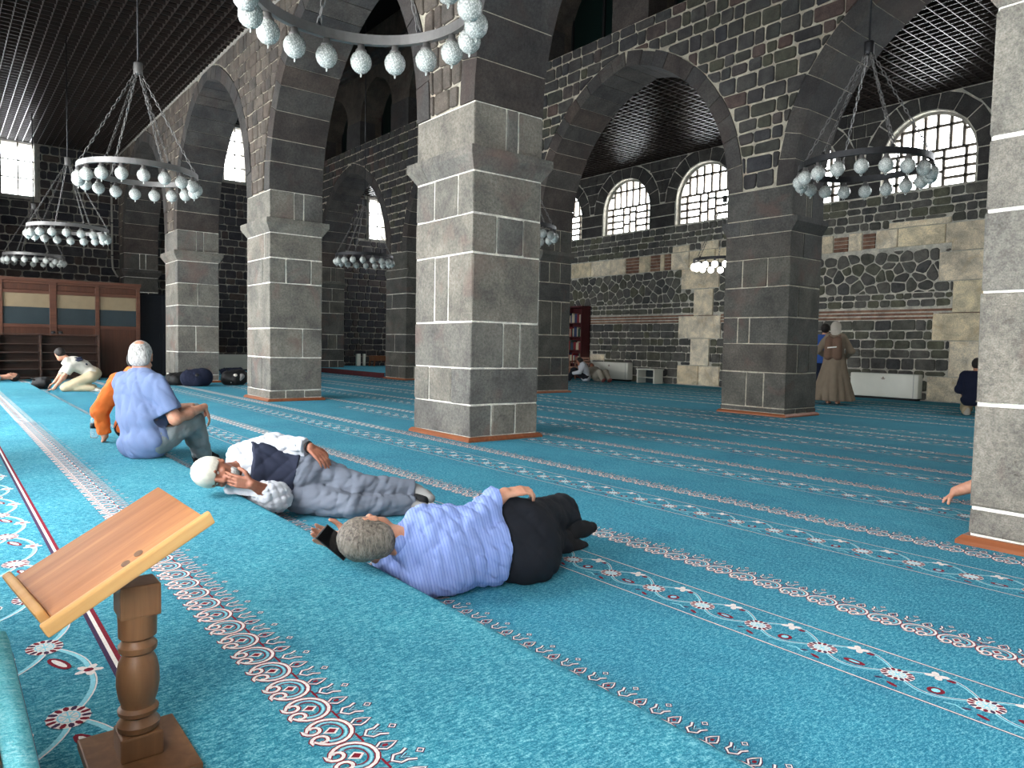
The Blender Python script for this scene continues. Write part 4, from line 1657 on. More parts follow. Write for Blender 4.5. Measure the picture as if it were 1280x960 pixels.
ur = MB().lathe([(.05, 0), (.07, .02), (.075, .12), (.05, .17), (.02, .2), (.025, .22), (.0, .225)], 14).build('dark_urn', M['iron'], None, True, label='small dark metal urn on the low brown table', cat='urn')
ur.location = (XE + .7, 13.3, .561)

# surface-run pipe on the left end wall
pp = empty('wall_pipe', (XE + .05, 4.34, 3.0), label='grey vertical pipe running down the left end wall to the cupboard', cat='pipe')
MB().tube([(0, 0, 3.6), (0, 0, .45), (0, .02, .2), (0, .16, -.05)], .03, 10).build('pipe_run', M['plaster'], pp, True)
for z in (2.8, 1.6, .6): MB().box(-.05, .035, -.045, .045, z, z + .03).build('clip', M['iron'], pp)

# clear water bottle beside the man in orange
wb = empty('water_bottle', (-7.55, 1.12, PLAT_Z), label='small clear water bottle with a dark label beside the man in orange', cat='bottle')
gm = NT('clear_plastic')
M['plastic'] = gm.done(.08, .5, **{'Transmission Weight': .85, 'IOR': 1.15, 'Base Color': (.9, .95, .97, 1)})
MB().lathe([(.028, 0), (.032, .006), (.031, .05), (.033, .06), (.031, .07), (.032, .15), (.026, .175), (.013, .195), (.013, .212)], 18).build('bottle_body', M['plastic'], wb, True)
MB().lathe([(.0335, .09), (.0335, .135)], 18).build('bottle_label', M['black'], wb, True)
MB().lathe([(.015, .205), (.015, .225), (.013, .228)], 14).build('bottle_cap', M['white'], wb, True)

# ------------------------------------------------------------------ bodies: smooth-blended solids meshed as one surface


def rowdot(a):
    return np.sqrt((a * a).sum(-1))


class Field:
    """signed distance field on a grid, built from round cones and ellipsoids"""
    def __init__(s, lo, hi, h):
        s.h = h
        s.lo = np.array(lo, float)
        s.n = np.maximum(4, np.ceil((np.array(hi) - s.lo) / h).astype(int) + 1)
        s.D = np.full(s.n, 1e3, np.float32)

    def _sub(s, lo, hi):
        a = np.clip(np.floor((lo - s.lo) / s.h).astype(int), 0, s.n)
        b = np.clip(np.ceil((hi - s.lo) / s.h).astype(int) + 1, 0, s.n)
        if (b <= a).any(): return None
        sl = tuple(slice(x, y) for x, y in zip(a, b))
        ax = [s.lo[i] + s.h * np.arange(a[i], b[i]) for i in range(3)]
        G = np.stack(np.meshgrid(*ax, indexing='ij'), -1)
        return sl, G

    def put(s, pr, k):
        m = k * 1.2 + 4 * s.h
        if pr[0] == 'c':
            _, a, ra, b, rb = pr
            a, b = np.array(a, float), np.array(b, float)
            lo = np.minimum(a - ra, b - rb) - m
            hi = np.maximum(a + ra, b + rb) + m
            r = s._sub(lo, hi)
            if r is None: return
            sl, G = r
            ab = b - a
            t = np.clip(((G - a) @ ab) / (ab @ ab + 1e-12), 0, 1)
            d = rowdot(G - a - t[..., None] * ab) - (ra + (rb - ra) * t)
        else:
            _, c, rad, B = pr
            c, rad = np.array(c, float), np.array(rad, float)
            R = rad.max()
            r = s._sub(c - R - m, c + R + m)
            if r is None: return
            sl, G = r
            q = (G - c) @ np.array(B, float)       # columns of B are the axes
            k0 = rowdot(q / rad)
            k1 = rowdot(q / (rad * rad)) + 1e-9
            d = k0 * (k0 - 1) / k1
        d = d.astype(np.float32)
        o = s.D[sl]
        if k > 0:
            hh = np.clip(0.5 + 0.5 * (o - d) / k, 0, 1)
            s.D[sl] = o * (1 - hh) + d * hh - k * hh * (1 - hh)
        else:
            s.D[sl] = np.minimum(o, d)

    def grid(s):
        ax = [s.lo[i] + s.h * np.arange(s.n[i]) for i in range(3)]
        return np.meshgrid(*ax, indexing='ij', sparse=True)

    def cut(s, p, n, R=None):
        """remove what lies beyond the plane through p with outward normal n (only within R of p, for cuffs and hems)"""
        X, Y, Z = s.grid()
        q = (X - p[0]) * n[0] + (Y - p[1]) * n[1] + (Z - p[2]) * n[2]
        if R is not None:
            dist = np.sqrt((X - p[0]) ** 2 + (Y - p[1]) ** 2 + (Z - p[2]) ** 2)
            q = np.where(dist < R, q, -1.0)
        s.D = np.maximum(s.D, q.astype(np.float32))

    def floor_at(s, z):
        X, Y, Z = s.grid()
        s.D = np.maximum(s.D, (z - Z).astype(np.float32))

    def wrinkle(s, amp, freq, seed, stretch=(1, 1, 1)):
        r = np.random.RandomState(seed)
        X, Y, Z = s.grid()
        w = 0
        for i in range(7):
            d = r.normal(size=3) * np.array(stretch)
            d /= np.linalg.norm(d)
            f = freq * r.uniform(.5, 1.6)
            ph = r.uniform(0, 6.28, 2)
            d2 = r.normal(size=3)
            warp = 0.8 * np.sin((X * d2[0] + Y * d2[1] + Z * d2[2]) * freq * .35 + ph[1])
            q = np.sin((X * d[0] + Y * d[1] + Z * d[2]) * f + ph[0] + warp)
            w = w + (1 - np.abs(q)) ** 2 * .9 - .35
        s.D = (s.D + amp * w / 3.0).astype(np.float32)

    def mesh(s):
        D, h = s.D, s.h
        S_ = D < 0
        c = [S_[a:S_.shape[0] - 1 + a, b:S_.shape[1] - 1 + b, e:S_.shape[2] - 1 + e] for a in (0, 1) for b in (0, 1) for e in (0, 1)]
        cnt = sum(x.astype(np.int8) for x in c)
        act = (cnt > 0) & (cnt < 8)
        I = np.argwhere(act)
        if not len(I): return np.zeros((0, 3)), []
        idx = np.full(act.shape, -1, np.int64)
        idx[act] = np.arange(len(I))
        off = np.array([(a, b, e) for a in (0, 1) for b in (0, 1) for e in (0, 1)])
        val = np.stack([D[I[:, 0] + o[0], I[:, 1] + o[1], I[:, 2] + o[2]] for o in off], 1)
        edges = [(i, j) for i in range(8) for j in range(i + 1, 8) if np.abs(off[i] - off[j]).sum() == 1]
        acc = np.zeros((len(I), 3))
        n = np.zeros(len(I))
        for i, j in edges:
            a, b = val[:, i], val[:, j]
            mk = (a < 0) != (b < 0)
            t = np.where(mk, a / np.where(mk, a - b, 1), 0)
            p = off[i] + t[:, None] * (off[j] - off[i])
            acc += p * mk[:, None]
            n += mk
        V = s.lo + h * (I + acc / n[:, None])
        F = []
        for ax in range(3):
            o1, o2 = [(1, 2), (2, 0), (0, 1)][ax]
            sh = list(S_.shape)
            sl0 = [slice(1, None)] * 3
            sl0[ax] = slice(0, sh[ax] - 1)
            sl1 = list(sl0)
            sl1[ax] = slice(1, sh[ax])
            for q in (o1, o2):
                sl0[q] = slice(1, sh[q] - 1)
                sl1[q] = slice(1, sh[q] - 1)
            A, B = S_[tuple(sl0)], S_[tuple(sl1)]
            for flip, mk in ((False, A & ~B), (True, ~A & B)):
                E = np.argwhere(mk)
                if not len(E): continue
                E[:, o1] += 1
                E[:, o2] += 1
                u = np.zeros(3, int); u[o1] = 1
                v = np.zeros(3, int); v[o2] = 1
                g = lambda P: idx[P[:, 0], P[:, 1], P[:, 2]]
                q0, q1, q2, q3 = g(E - u - v), g(E - v), g(E), g(E - u)
                Q = np.stack([q0, q1, q2, q3] if not flip else [q3, q2, q1, q0], 1)
                F.append(Q)
        return V, np.concatenate(F)


def bounds(prims, m):
    lo, hi = np.full(3, 1e9), np.full(3, -1e9)
    for p in prims:
        if p[0] == 'c':
            for q, r in ((p[1], p[2]), (p[3], p[4])):
                lo = np.minimum(lo, np.array(q) - r)
                hi = np.maximum(hi, np.array(q) + r)
        else:
            R = max(p[2])
            lo = np.minimum(lo, np.array(p[1]) - R)
            hi = np.maximum(hi, np.array(p[1]) + R)
    return lo - m, hi + m


def solid(name, groups, h, mat, parent, cuts=(), wr=None, floor=None, base=(0, 0, 0), kmix=0.008):
    """groups: list of (prims, k). One mesh object. base: world origin of the parent"""
    allp = [p for g, k in groups for p in g]
    lo, hi = bounds(allp, 0.03 + 3 * h)
    F = None
    for prims, k in groups:
        f = Field(lo, hi, h)
        for p in prims: f.put(p, k)
        if F is None: F = f
        else:
            kk = kmix
            hh = np.clip(0.5 + 0.5 * (F.D - f.D) / kk, 0, 1)
            F.D = F.D * (1 - hh) + f.D * hh - kk * hh * (1 - hh)
    if wr: F.wrinkle(*wr)
    for c_ in cuts: F.cut(c_[0], np.array(c_[1], float) / np.linalg.norm(c_[1]), c_[2] if len(c_) > 2 else None)
    if floor is not None: F.floor_at(floor)
    if lo[1] < PLAT_Y + .01 and hi[0] > -17.2 and lo[2] < PLAT_Z:      # nothing sinks into the platform
        X, Y, Z = F.grid()
        step = np.minimum(PLAT_Z + .002 - Z, np.minimum(PLAT_Y + .008 - Y, X + 17.2 + 0 * Y))
        F.D = np.maximum(F.D, step.astype(np.float32))
    V, Q = F.mesh()
    V = V - np.array(base)
    me = bpy.data.meshes.new(name)
    me.vertices.add(len(V))
    me.vertices.foreach_set('co', V.astype(np.float32).ravel())
    nq = len(Q)
    me.loops.add(nq * 4)
    me.loops.foreach_set('vertex_index', np.asarray(Q, np.int32).ravel())
    me.polygons.add(nq)
    me.polygons.foreach_set('loop_start', np.arange(0, nq * 4, 4, dtype=np.int32))
    me.polygons.foreach_set('loop_total', np.full(nq, 4, np.int32))
    me.polygons.foreach_set('use_smooth', np.ones(nq, bool))
    me.materials.append(mat)
    me.update(calc_edges=True)
    me.validate()
    return link(name, me, parent)


def V3(*a): return np.array(a, float)


def unit(v):
    v = np.array(v, float)
    return v / (np.linalg.norm(v) + 1e-12)


def head_frame(up, fwd):
    u = unit(up)
    f = np.array(fwd, float)
    f = unit(f - u * (f @ u))
    r = np.cross(f, u)          # the person's right
    return u, f, r


def head_prims(c, up, fwd, s=1.0):
    u, f, r = head_frame(up, fwd)
    B = np.stack([r, f, u], 1)
    P = lambda x, y, z: c + s * (r * x + f * y + u * z)
    g = [('e', P(0, -.008, .025), (.074 * s, .093 * s, .092 * s), B),
         ('e', P(0, .018, -.045), (.058 * s, .068 * s, .072 * s), B),
         ('e', P(0, .062, -.088), (.026 * s, .022 * s, .022 * s), B)]
    fine = [('c', P(0, .092, .012), .011 * s, P(0, .112, -.028), .014 * s),
            ('c', P(-.013, .099, -.030), .009 * s, P(.013, .099, -.030), .009 * s),
            ('c', P(-.045, .076, .022), .010 * s, P(.045, .076, .022), .010 * s),
            ('c', P(-.02, .086, -.062), .0075 * s, P(.02, .086, -.062), .0075 * s),
            ('c', P(-.018, .085, -.072), .0085 * s, P(.018, .085, -.072), .0085 * s)]
    for sg in (-1, 1):
        fine += [('e', P(sg * .076, -.004, -.005), (.010 * s, .020 * s, .033 * s), B),
                 ('c', P(sg * .080, -.018, .018), .006 * s, P(sg * .082, .004, .020), .006 * s),
                 ('c', P(sg * .077, .006, -.032), .007 * s, P(sg * .078, -.006, -.028), .007 * s),
                 ('e', P(sg * .038, .062, -.028), (.024 * s, .022 * s, .02 * s), B)]
    return g, fine, P, B


def hand_prims(w, d, n, side, curl=0.5, spread=0.1, s=1.0, thumb=0.7):
    """wrist w, direction d, palm normal n (towards the palm side), side +1 when the thumb lies along +(d x n)"""
    d = unit(d)
    n = np.array(n, float)
    n = unit(n - d * (n @ d))
    a = np.cross(d, n) * side           # towards the thumb
    out = []
    P = lambda x, y, z: w + s * (d * x + a * y + n * z)
    for y in (-.028, -.009, .010, .028):
        out.append(('c', P(.012, y * .75, 0), .0135 * s, P(.082, y, 0), .0115 * s))
    ln = {-.030: (.030, .020, .018), -.010: (.038, .026, .020), .010: (.042, .028, .021), .030: (.037, .024, .020)}
    for k, (y, L) in enumerate(ln.items()):
        p = P(.086, y, 0)
        ang = 0.15 + curl * .25
        r = .0095 if k else .0082
        for q, l in enumerate(L):
            dirn = d * math.cos(ang) + n * math.sin(ang) + a * (y * spread * 12 if q == 0 else 0)
            e = p + unit(dirn) * l * s
            out.append(('c', p, r * s, e, r * .9 * s))
            p = e
            r *= .9
            ang += curl * (1.0 if q == 0 else .75)
    p = P(.022, .028, .004)
    t1 = unit(d * .62 + a * thumb + n * .25)
    e = p + t1 * .042 * s
    out.append(('c', p, .0145 * s, e, .0115 * s))
    t2 = unit(d * .85 + a * thumb * .45 + n * (.25 + curl * .3))
    e2 = e + t2 * .030 * s
    out.append(('c', e, .0112 * s, e2, .0098 * s))
    out.append(('c', e2, .0098 * s, e2 + unit(d + n * (.3 + .3 * curl)) * .022 * s, .0082 * s))
    return out


def foot_prims(ank, toe_dir, up, s=1.0, grow=0.0):
    d = unit(toe_dir)
    u = np.array(up, float)
    u = unit(u - d * (u @ d))
    P = lambda x, z: ank + d * x * s + u * z * s
    return [('c', P(-.045, -.045), .032 * s + grow, P(.02, -.02), .040 * s + grow), ('c', P(.0, -.03), .038 * s + grow, P(.10, -.048), .034 * s + grow),
            ('c', P(.09, -.05), .034 * s + grow, P(.165, -.058), .024 * s + grow), ('c', P(0, .02), .038 * s + grow, P(.01, -.03), .040 * s + grow)]


def skin_mat(name, c, dark):
    t = NT(name)
    v = t.coord()
    f = t.noise(v, 22, 4)
    g = t.noise(v, 140, 3)
    t.l(t.mix(t.math('MULTIPLY', g, .35), t.ramp(f, [(.3, srgb(*dark)), (.7, srgb(*c))]), srgb(*dark)), t.b.inputs['Base Color'])
    t.bump(g, .12, .002)
    return t.done(.55, .35, **{'Subsurface Weight': .08, 'Subsurface Radius': (.4, .15, .08), 'Subsurface Scale': .02})


def hair_mat(name, lo, hi, scale=1.0):
    t = NT(name)
    v = t.coord((90 * scale, 90 * scale, 28 * scale))
    f = t.noise(v, 1.0, 4, .7, .5)
    g = t.noise(t.coord(), 9, 2)
    m = t.math('ADD', t.math('MULTIPLY', f, .75), t.math('MULTIPLY', g, .25))
    t.l(t.ramp(m, [(.34, srgb(*lo)), (.62, srgb(*hi))]), t.b.inputs['Base Color'])
    t.bump(f, .7, .006)
    return t.done(.6, .3)


def cloth(name, col, var=.08, weave=900, stripes=None, rough=.9):
    t = NT(name)
    v = t.coord()
    f = t.noise(v, 6, 4)
    w = t.noise(v, weave * .35, 2, .7)
    c = srgb(*col)
    lo = tuple(x * (1 - var) for x in c[:3]) + (1,)
    hi = tuple(min(1, x * (1 + var)) for x in c[:3]) + (1,)
    base = t.ramp(f, [(.3, lo), (.7, hi)])
    if stripes:
        direc, per, sc = stripes
        d = t.n('ShaderNodeVectorMath', operation='DOT_PRODUCT')
        t.l(v, d.inputs[0])
        d.inputs[1].default_value = direc
        s_ = t.math('SINE', t.math('MULTIPLY', d.outputs['Value'], 2 * math.pi / per))
        base = t.mix(t.ramp(s_, [(.55, (0, 0, 0, 1)), (.8, (1, 1, 1, 1))]), base, srgb(*sc))
    t.l(base, t.b.inputs['Base Color'])
    t.bump(w, .25, .002)
    return t.done(rough, .2)


M['skin'] = skin_mat('skin_light', (206, 156, 130), (178, 122, 98))
M['skin2'] = skin_mat('skin_weathered', (168, 112, 88), (128, 78, 60))
M['hair_grey'] = hair_mat('grey_hair', (96, 94, 92), (206, 204, 200))
M['hair_salt'] = hair_mat('salt_pepper_hair', (52, 45, 40), (146, 136, 124))
M['hair_black'] = hair_mat('black_hair', (16, 14, 14), (48, 42, 38))
M['polo'] = cloth('blue_polo_cloth', (112, 128, 164), .06)
M['trouser_lt'] = cloth('grey_trouser_cloth', (132, 140, 142), .08)
M['orange'] = cloth('orange_knit', (206, 104, 46), .08)
M['shirt'] = cloth('striped_blue_shirt', (134, 152, 202), .04, 900, ((.35, .80, .2), .011, (110, 130, 190)))
M['dark_tr'] = cloth('black_trouser_cloth', (26, 28, 34), .2)
M['white_sh'] = cloth('white_shirt_cloth', (186, 188, 194), .04)
M['vest'] = cloth('navy_vest_cloth', (38, 42, 58), .12)
M['grey_tr'] = cloth('slate_trouser_cloth', (108, 114, 126), .08)
M['knit_cap'] = cloth('cream_knit_cap', (196, 190, 176), .06, 300)
M['sock_grey'] = cloth('grey_sock', (128, 126, 124), .06)
M['sock_black'] = cloth('black_sock', (28, 28, 30), .1)
M['tee'] = cloth('white_tee_cloth', (198, 192, 180), .03)
M['beige_tr'] = cloth('beige_trouser_cloth', (190, 172, 142), .05)
M['coat'] = cloth('taupe_coat_cloth', (128, 114, 98), .08)
M['scarf'] = cloth('pale_headscarf', (178, 170, 158), .08)
M['pack'] = cloth('brown_backpack_cloth', (112, 88, 74), .08)
M['navy_sh'] = cloth('dark_navy_cloth', (30, 34, 52), .12)
M['blue_jk'] = cloth('blue_jacket_cloth', (52, 84, 150), .1)
M['stone_tr'] = cloth('pale_trouser_cloth', (150, 144, 132), .08)
M['wine'] = cloth('wine_sock', (112, 62, 58), .1)
M['eye'] = plain('eye_white', (226, 220, 212), .2, .5)
M['iris'] = plain('dark_iris', (40, 28, 22), .2, .5)


def eyes(P, parent, base, s=1.0):
    for sg in (-1, 1):
        m = MB()
        c = P(sg * .031, .068, .004) - base
        m.lathe([(.0005, -.012), (.008, -.009), (.012, 0), (.008, .009), (.0005, .012)], 10, c)
        m.build('eye', M['eye'], parent, True)


def limb(*pts):
    """pts: (point, radius) ... -> chain of round cones"""
    return [('c', a[0], a[1], b[0], b[1]) for a, b in zip(pts[:-1], pts[1:])]


def grow(prims, g):
    out = []
    for p in prims:
        if p[0] == 'c': out.append(('c', p[1], p[2] + g, p[3], p[4] + g))
        else: out.append(('e', p[1], tuple(x + g for x in p[2]), p[3]))
    return out


class Person:
    def __init__(s, name_label, base, group=None):
        s.base = np.array(base, float)
        s.t = empty('person', tuple(base), label=name_label, cat='person')

    def part(s, name, groups, h, mat, **kw):
        groups = [g if isinstance(g, tuple) else (g, .02) for g in groups]
        return solid(name, groups, h, mat, s.t, base=s.base, **kw)


def torso_prims(pelvis, mid, chest, neck, right, back, w=1.0, d=1.0):
    """pelvis, waist, chest, neck base; `right` and `back` are unit vectors at the chest"""
    up1 = unit(np.array(mid) - pelvis)
    up2 = unit(np.array(chest) - mid)
    def B(u):
        r = unit(right - u * (right @ u))
        return np.stack([r, np.cross(u, r), u], 1)
    out = [('e', pelvis, (.165 * w, .120 * d, .125), B(up1)),
           ('e', mid, (.150 * w, .112 * d, .150), B(up1)),
           ('e', chest, (.172 * w, .118 * d, .165), B(up2)),
           ('c', np.array(chest) + up2 * .10 - right * .11 * w, .062, np.array(chest) + up2 * .10 + right * .11 * w, .062)]
    return out

_RT, _UP, _FW = RT, UP, FW          # only used below to turn heads: right, up and forward of the viewing direction


def wv(r, u, f): return unit(_RT * r + _UP * u + _FW * f)


# ---- man in the blue polo shirt, sitting on the platform's edge
def polo_man():
    pv = V3(-6.146, 1.25, .265)
    p = Person('grey-haired man in a blue polo shirt sitting on the platform edge, seen from behind', (-6.146, 1.25, 0))
    r = unit((.90, .42, 0))
    g = unit((-.42, .90, 0))
    mid, chest, neck = pv + V3(-.01, -.02, .19), pv + V3(-.06, -.015, .36), pv + V3(-.10, .01, .515)
    hd = pv + V3(-.135, .01, .655)
    T = torso_prims(pv, mid, chest, neck, r, -g, 1.08, 1.12)
    T += [('e', mid + g * .05, (.14, .12, .14), np.eye(3))]
    shR, shL = chest + r * .185 + V3(0, 0, .085), chest - r * .185 + V3(0, 0, .085)
    elR, wrR = V3(-5.965, 1.435, .445), V3(-6.165, 1.705, .515)
    elL, wrL = V3(-6.43, 1.46, .47), V3(-6.245, 1.63, .515)
    armR = limb((shR, .036), ((shR + elR) / 2, .052), (elR, .043), ((elR * .6 + wrR * .4), .043), (wrR, .029))
    armL = limb((shL, .036), ((shL + elL) / 2, .052), (elL, .043), ((elL * .6 + wrL * .4), .043), (wrL, .029))
    hipR, hipL = pv + r * .09 + g * .03, pv - r * .09 + g * .03
    knR, knL = V3(-6.215, 1.62, .385), V3(-6.43, 1.68, .43)
    anR, anL = V3(-6.40, 1.755, .085), V3(-6.62, 1.80, .085)
    legR = limb((hipR, .095), (knR, .064), (knR * .6 + anR * .4, .058), (anR, .040))
    legL = limb((hipL, .095), (knL, .064), (knL * .6 + anL * .4, .058), (anL, .040))
    fR, fL = foot_prims(anR, V3(-.25, .9, -.1), V3(0, 0, 1), .95), foot_prims(anL, V3(-.3, .9, -.1), V3(0, 0, 1), .95)
    up, fw = V3(-.05, .02, 1), V3(-.90, .42, .02)
    hg, hf, P, B = head_prims(hd, up, fw)
    hands = hand_prims(wrR, V3(-.05, .40, -.90), V3(-.3, -.85, -.2), 1, .35) + hand_prims(wrL, V3(.45, .35, -.65), V3(-.2, -.9, -.2), -1, .5)
    nk = limb((chest + V3(-.01, 0, .10), .068), (neck + V3(-.01, 0, .03), .060), (hd - V3(0, 0, .04), .058))
    p.part('body', [(grow(T, -.024) + armR + armL + grow(legR + legL, -.014) + nk + fR + fL, .035), (hg, .03), (hf, .012), (hands, .006)], .0075, M['skin'], kmix=.010)
    eyes(P, p.t, p.base)
    slR = limb((shR, .078), (shR * .30 + elR * .70, .070), (shR * .12 + elR * .88, .072))
    slL = limb((shL, .078), (shL * .30 + elL * .70, .070), (shL * .12 + elL * .88, .072))
    dR, dL = unit(elR - shR), unit(elL - shL)
    p.part('polo_shirt', [(grow(T, .022) + limb((neck - V3(0, 0, .06), .082), (neck - V3(.005, 0, -.005), .072)), .04), (slR, .02), (slL, .02)], .0085, M['polo'],
           kmix=.03, wr=(.024, 26, 3, (1, 1, .8)), cuts=[(shR * .22 + elR * .78, dR, .14), (shL * .22 + elL * .78, dL, .14), (neck + V3(.0, 0, .035), V3(-.35, .15, 1))], floor=PLAT_Z + .002)
    p.part('collar', [limb((neck + r * .045 + V3(0, 0, .012), .026), (neck - g * .055 + V3(0, 0, .022), .024), (neck - r * .045 + V3(0, 0, .012), .026))], .006, M['polo'])
    tr = grow(limb((hipR, .105), (knR, .076), (knR * .55 + anR * .45, .068), (anR, .062)) + limb((hipL, .105), (knL, .076), (knL * .55 + anL * .45, .068), (anL, .062)), .006)
    tr += [('e', pv + V3(0, 0, -.01), (.160, .134, .12), np.stack([r, g, V3(0, 0, 1)], 1))]
    p.part('trousers', [(tr, .04)], .0085, M['trouser_lt'], wr=(.017, 30, 5, (1, 1, .4)), cuts=[(anR + V3(0, 0, -.01), anR - knR, .14), (anL + V3(0, 0, -.01), anL - knL, .14), (pv + V3(0, 0, .11), V3(0, 0, 1), .22), (V3(pv[0], pv[1], PLAT_Z + .002), V3(0, 0, -1), .19)])
    for nm, f_ in (('sock', fR), ('sock', fL)):
        p.part(nm, [(grow(f_, .006), .03)], .008, M['sock_black'], floor=.003)
    H = [('e', P(0, -.012, .026), (.083, .099, .100), B), ('e', P(0, -.045, -.03), (.074, .062, .06), B)]
    p.part('hair', [(H, .02)], .006, M['hair_grey'], wr=(.0035, 150, 8), cuts=[(P(0, .045, .03), (B @ V3(0, 1, -.35))), (P(0, -.03, -.062), B @ V3(0, .35, -1)), ])
    m = MB()
    m.lathe([(.001, .004), (.028, .002), (.040, -.008), (.034, -.016)], 14)
    # the thinning crown
    cr = [('e', P(.0, -.045, .092), (.045, .040, .030), B)]
    p.part('bald_crown', [(cr, .01)], .006, M['skin'])


polo_man()


# ---- man in orange, mostly hidden behind him
def orange_man():
    pv = V3(-7.173, 1.368, 0.155)
    pv[2] = .265
    p = Person('man in an orange jumper, mostly hidden behind the man in the polo shirt', (pv[0], pv[1], 0))
    r, g = unit((.97, .25, 0)), unit((-.25, .97, 0))
    mid, chest, neck = pv + V3(.01, .02, .18), pv + V3(.03, .03, .35), pv + V3(.02, .05, .50)
    hd = pv + V3(.01, .06, .58)
    T = torso_prims(pv, mid, chest, neck, r, -g, .85, .95)
    shL, shR = V3(-7.114, 1.247, 0.679), chest + r * .13 + V3(0, 0, .08)
    elL, wrL = V3(-7.189, 1.114, 0.424), V3(-7.196, 1.150, 0.195)
    wrL[2] = max(wrL[2], PLAT_Z + .05)
    elR, wrR = shR + V3(-.10, .12, -.24), shR + V3(-.24, .24, -.28)
    arms = limb((shL, .036), (elL, .046), (wrL, .030)) + limb((shR, .036), (elR, .046), (wrR, .030))
    hipR, hipL = pv + r * .09, pv - r * .09
    knR, knL = hipR + g * .20 + r * .24 - V3(0, 0, .03), hipL + g * .24 - r * .26 - V3(0, 0, .03)
    anR, anL = pv + g * .26 - r * .10, pv + g * .34 + r * .10
    anR[2] = anL[2] = .21
    legs = limb((hipR, .09), (knR, .064), (anR, .042)) + limb((hipL, .09), (knL, .064), (anL, .042))
    hg, hf, P, B = head_prims(hd, V3(0, 0, 1), V3(-.45, .9, .05))
    hands = hand_prims(wrL, V3(.15, -.2, -.7), V3(-.2, -.8, -.5), 1, .2) + hand_prims(wrR, V3(-.8, .3, -.3), V3(0, 0, -1), 1, .5)
    nk = limb((chest + V3(0, 0, .1), .066), (hd - V3(0, 0, .04), .056))
    p.part('body', [(grow(T, -.024) + arms + grow(legs, -.014) + nk, .035), (hg, .03), (hf, .012), (hands, .006)], .010, M['skin'], kmix=.010, floor=PLAT_Z + .002)
    p.part('jumper', [(grow(T, .02) + limb((neck, .075), (neck + V3(0, 0, .03), .07)), .04), (limb((shL, .078), (elL, .064), (wrL - (wrL - elL) * .06, .046)) + limb((shR, .076), (elR, .062), (wrR, .042)), .03)],
           .010, M['orange'], kmix=.03, wr=(.016, 34, 11, (.6, .6, 1.4)), cuts=[(wrL - (wrL - elL) * .08, wrL - elL, .14), (neck + V3(0, 0, .045), V3(0, 0, 1))], floor=PLAT_Z + .002)
    p.part('trousers', [(grow(legs, .014) + [('e', pv, (.17, .14, .12), np.stack([r, g, V3(0, 0, 1)], 1))], .04)], .011, M['dark_tr'], cuts=[(pv + V3(0, 0, .1), V3(0, 0, 1), .22)], floor=PLAT_Z + .002)
    p.part('hair', [([('e', P(0, -.014, .028), (.083, .098, .098), B)], .02)], .008, M['hair_black'], wr=(.005, 90, 8), cuts=[(P(0, .035, .03), B @ V3(0, 1, -.4)), (P(0, -.03, -.05), B @ V3(0, .35, -1))])


orange_man()


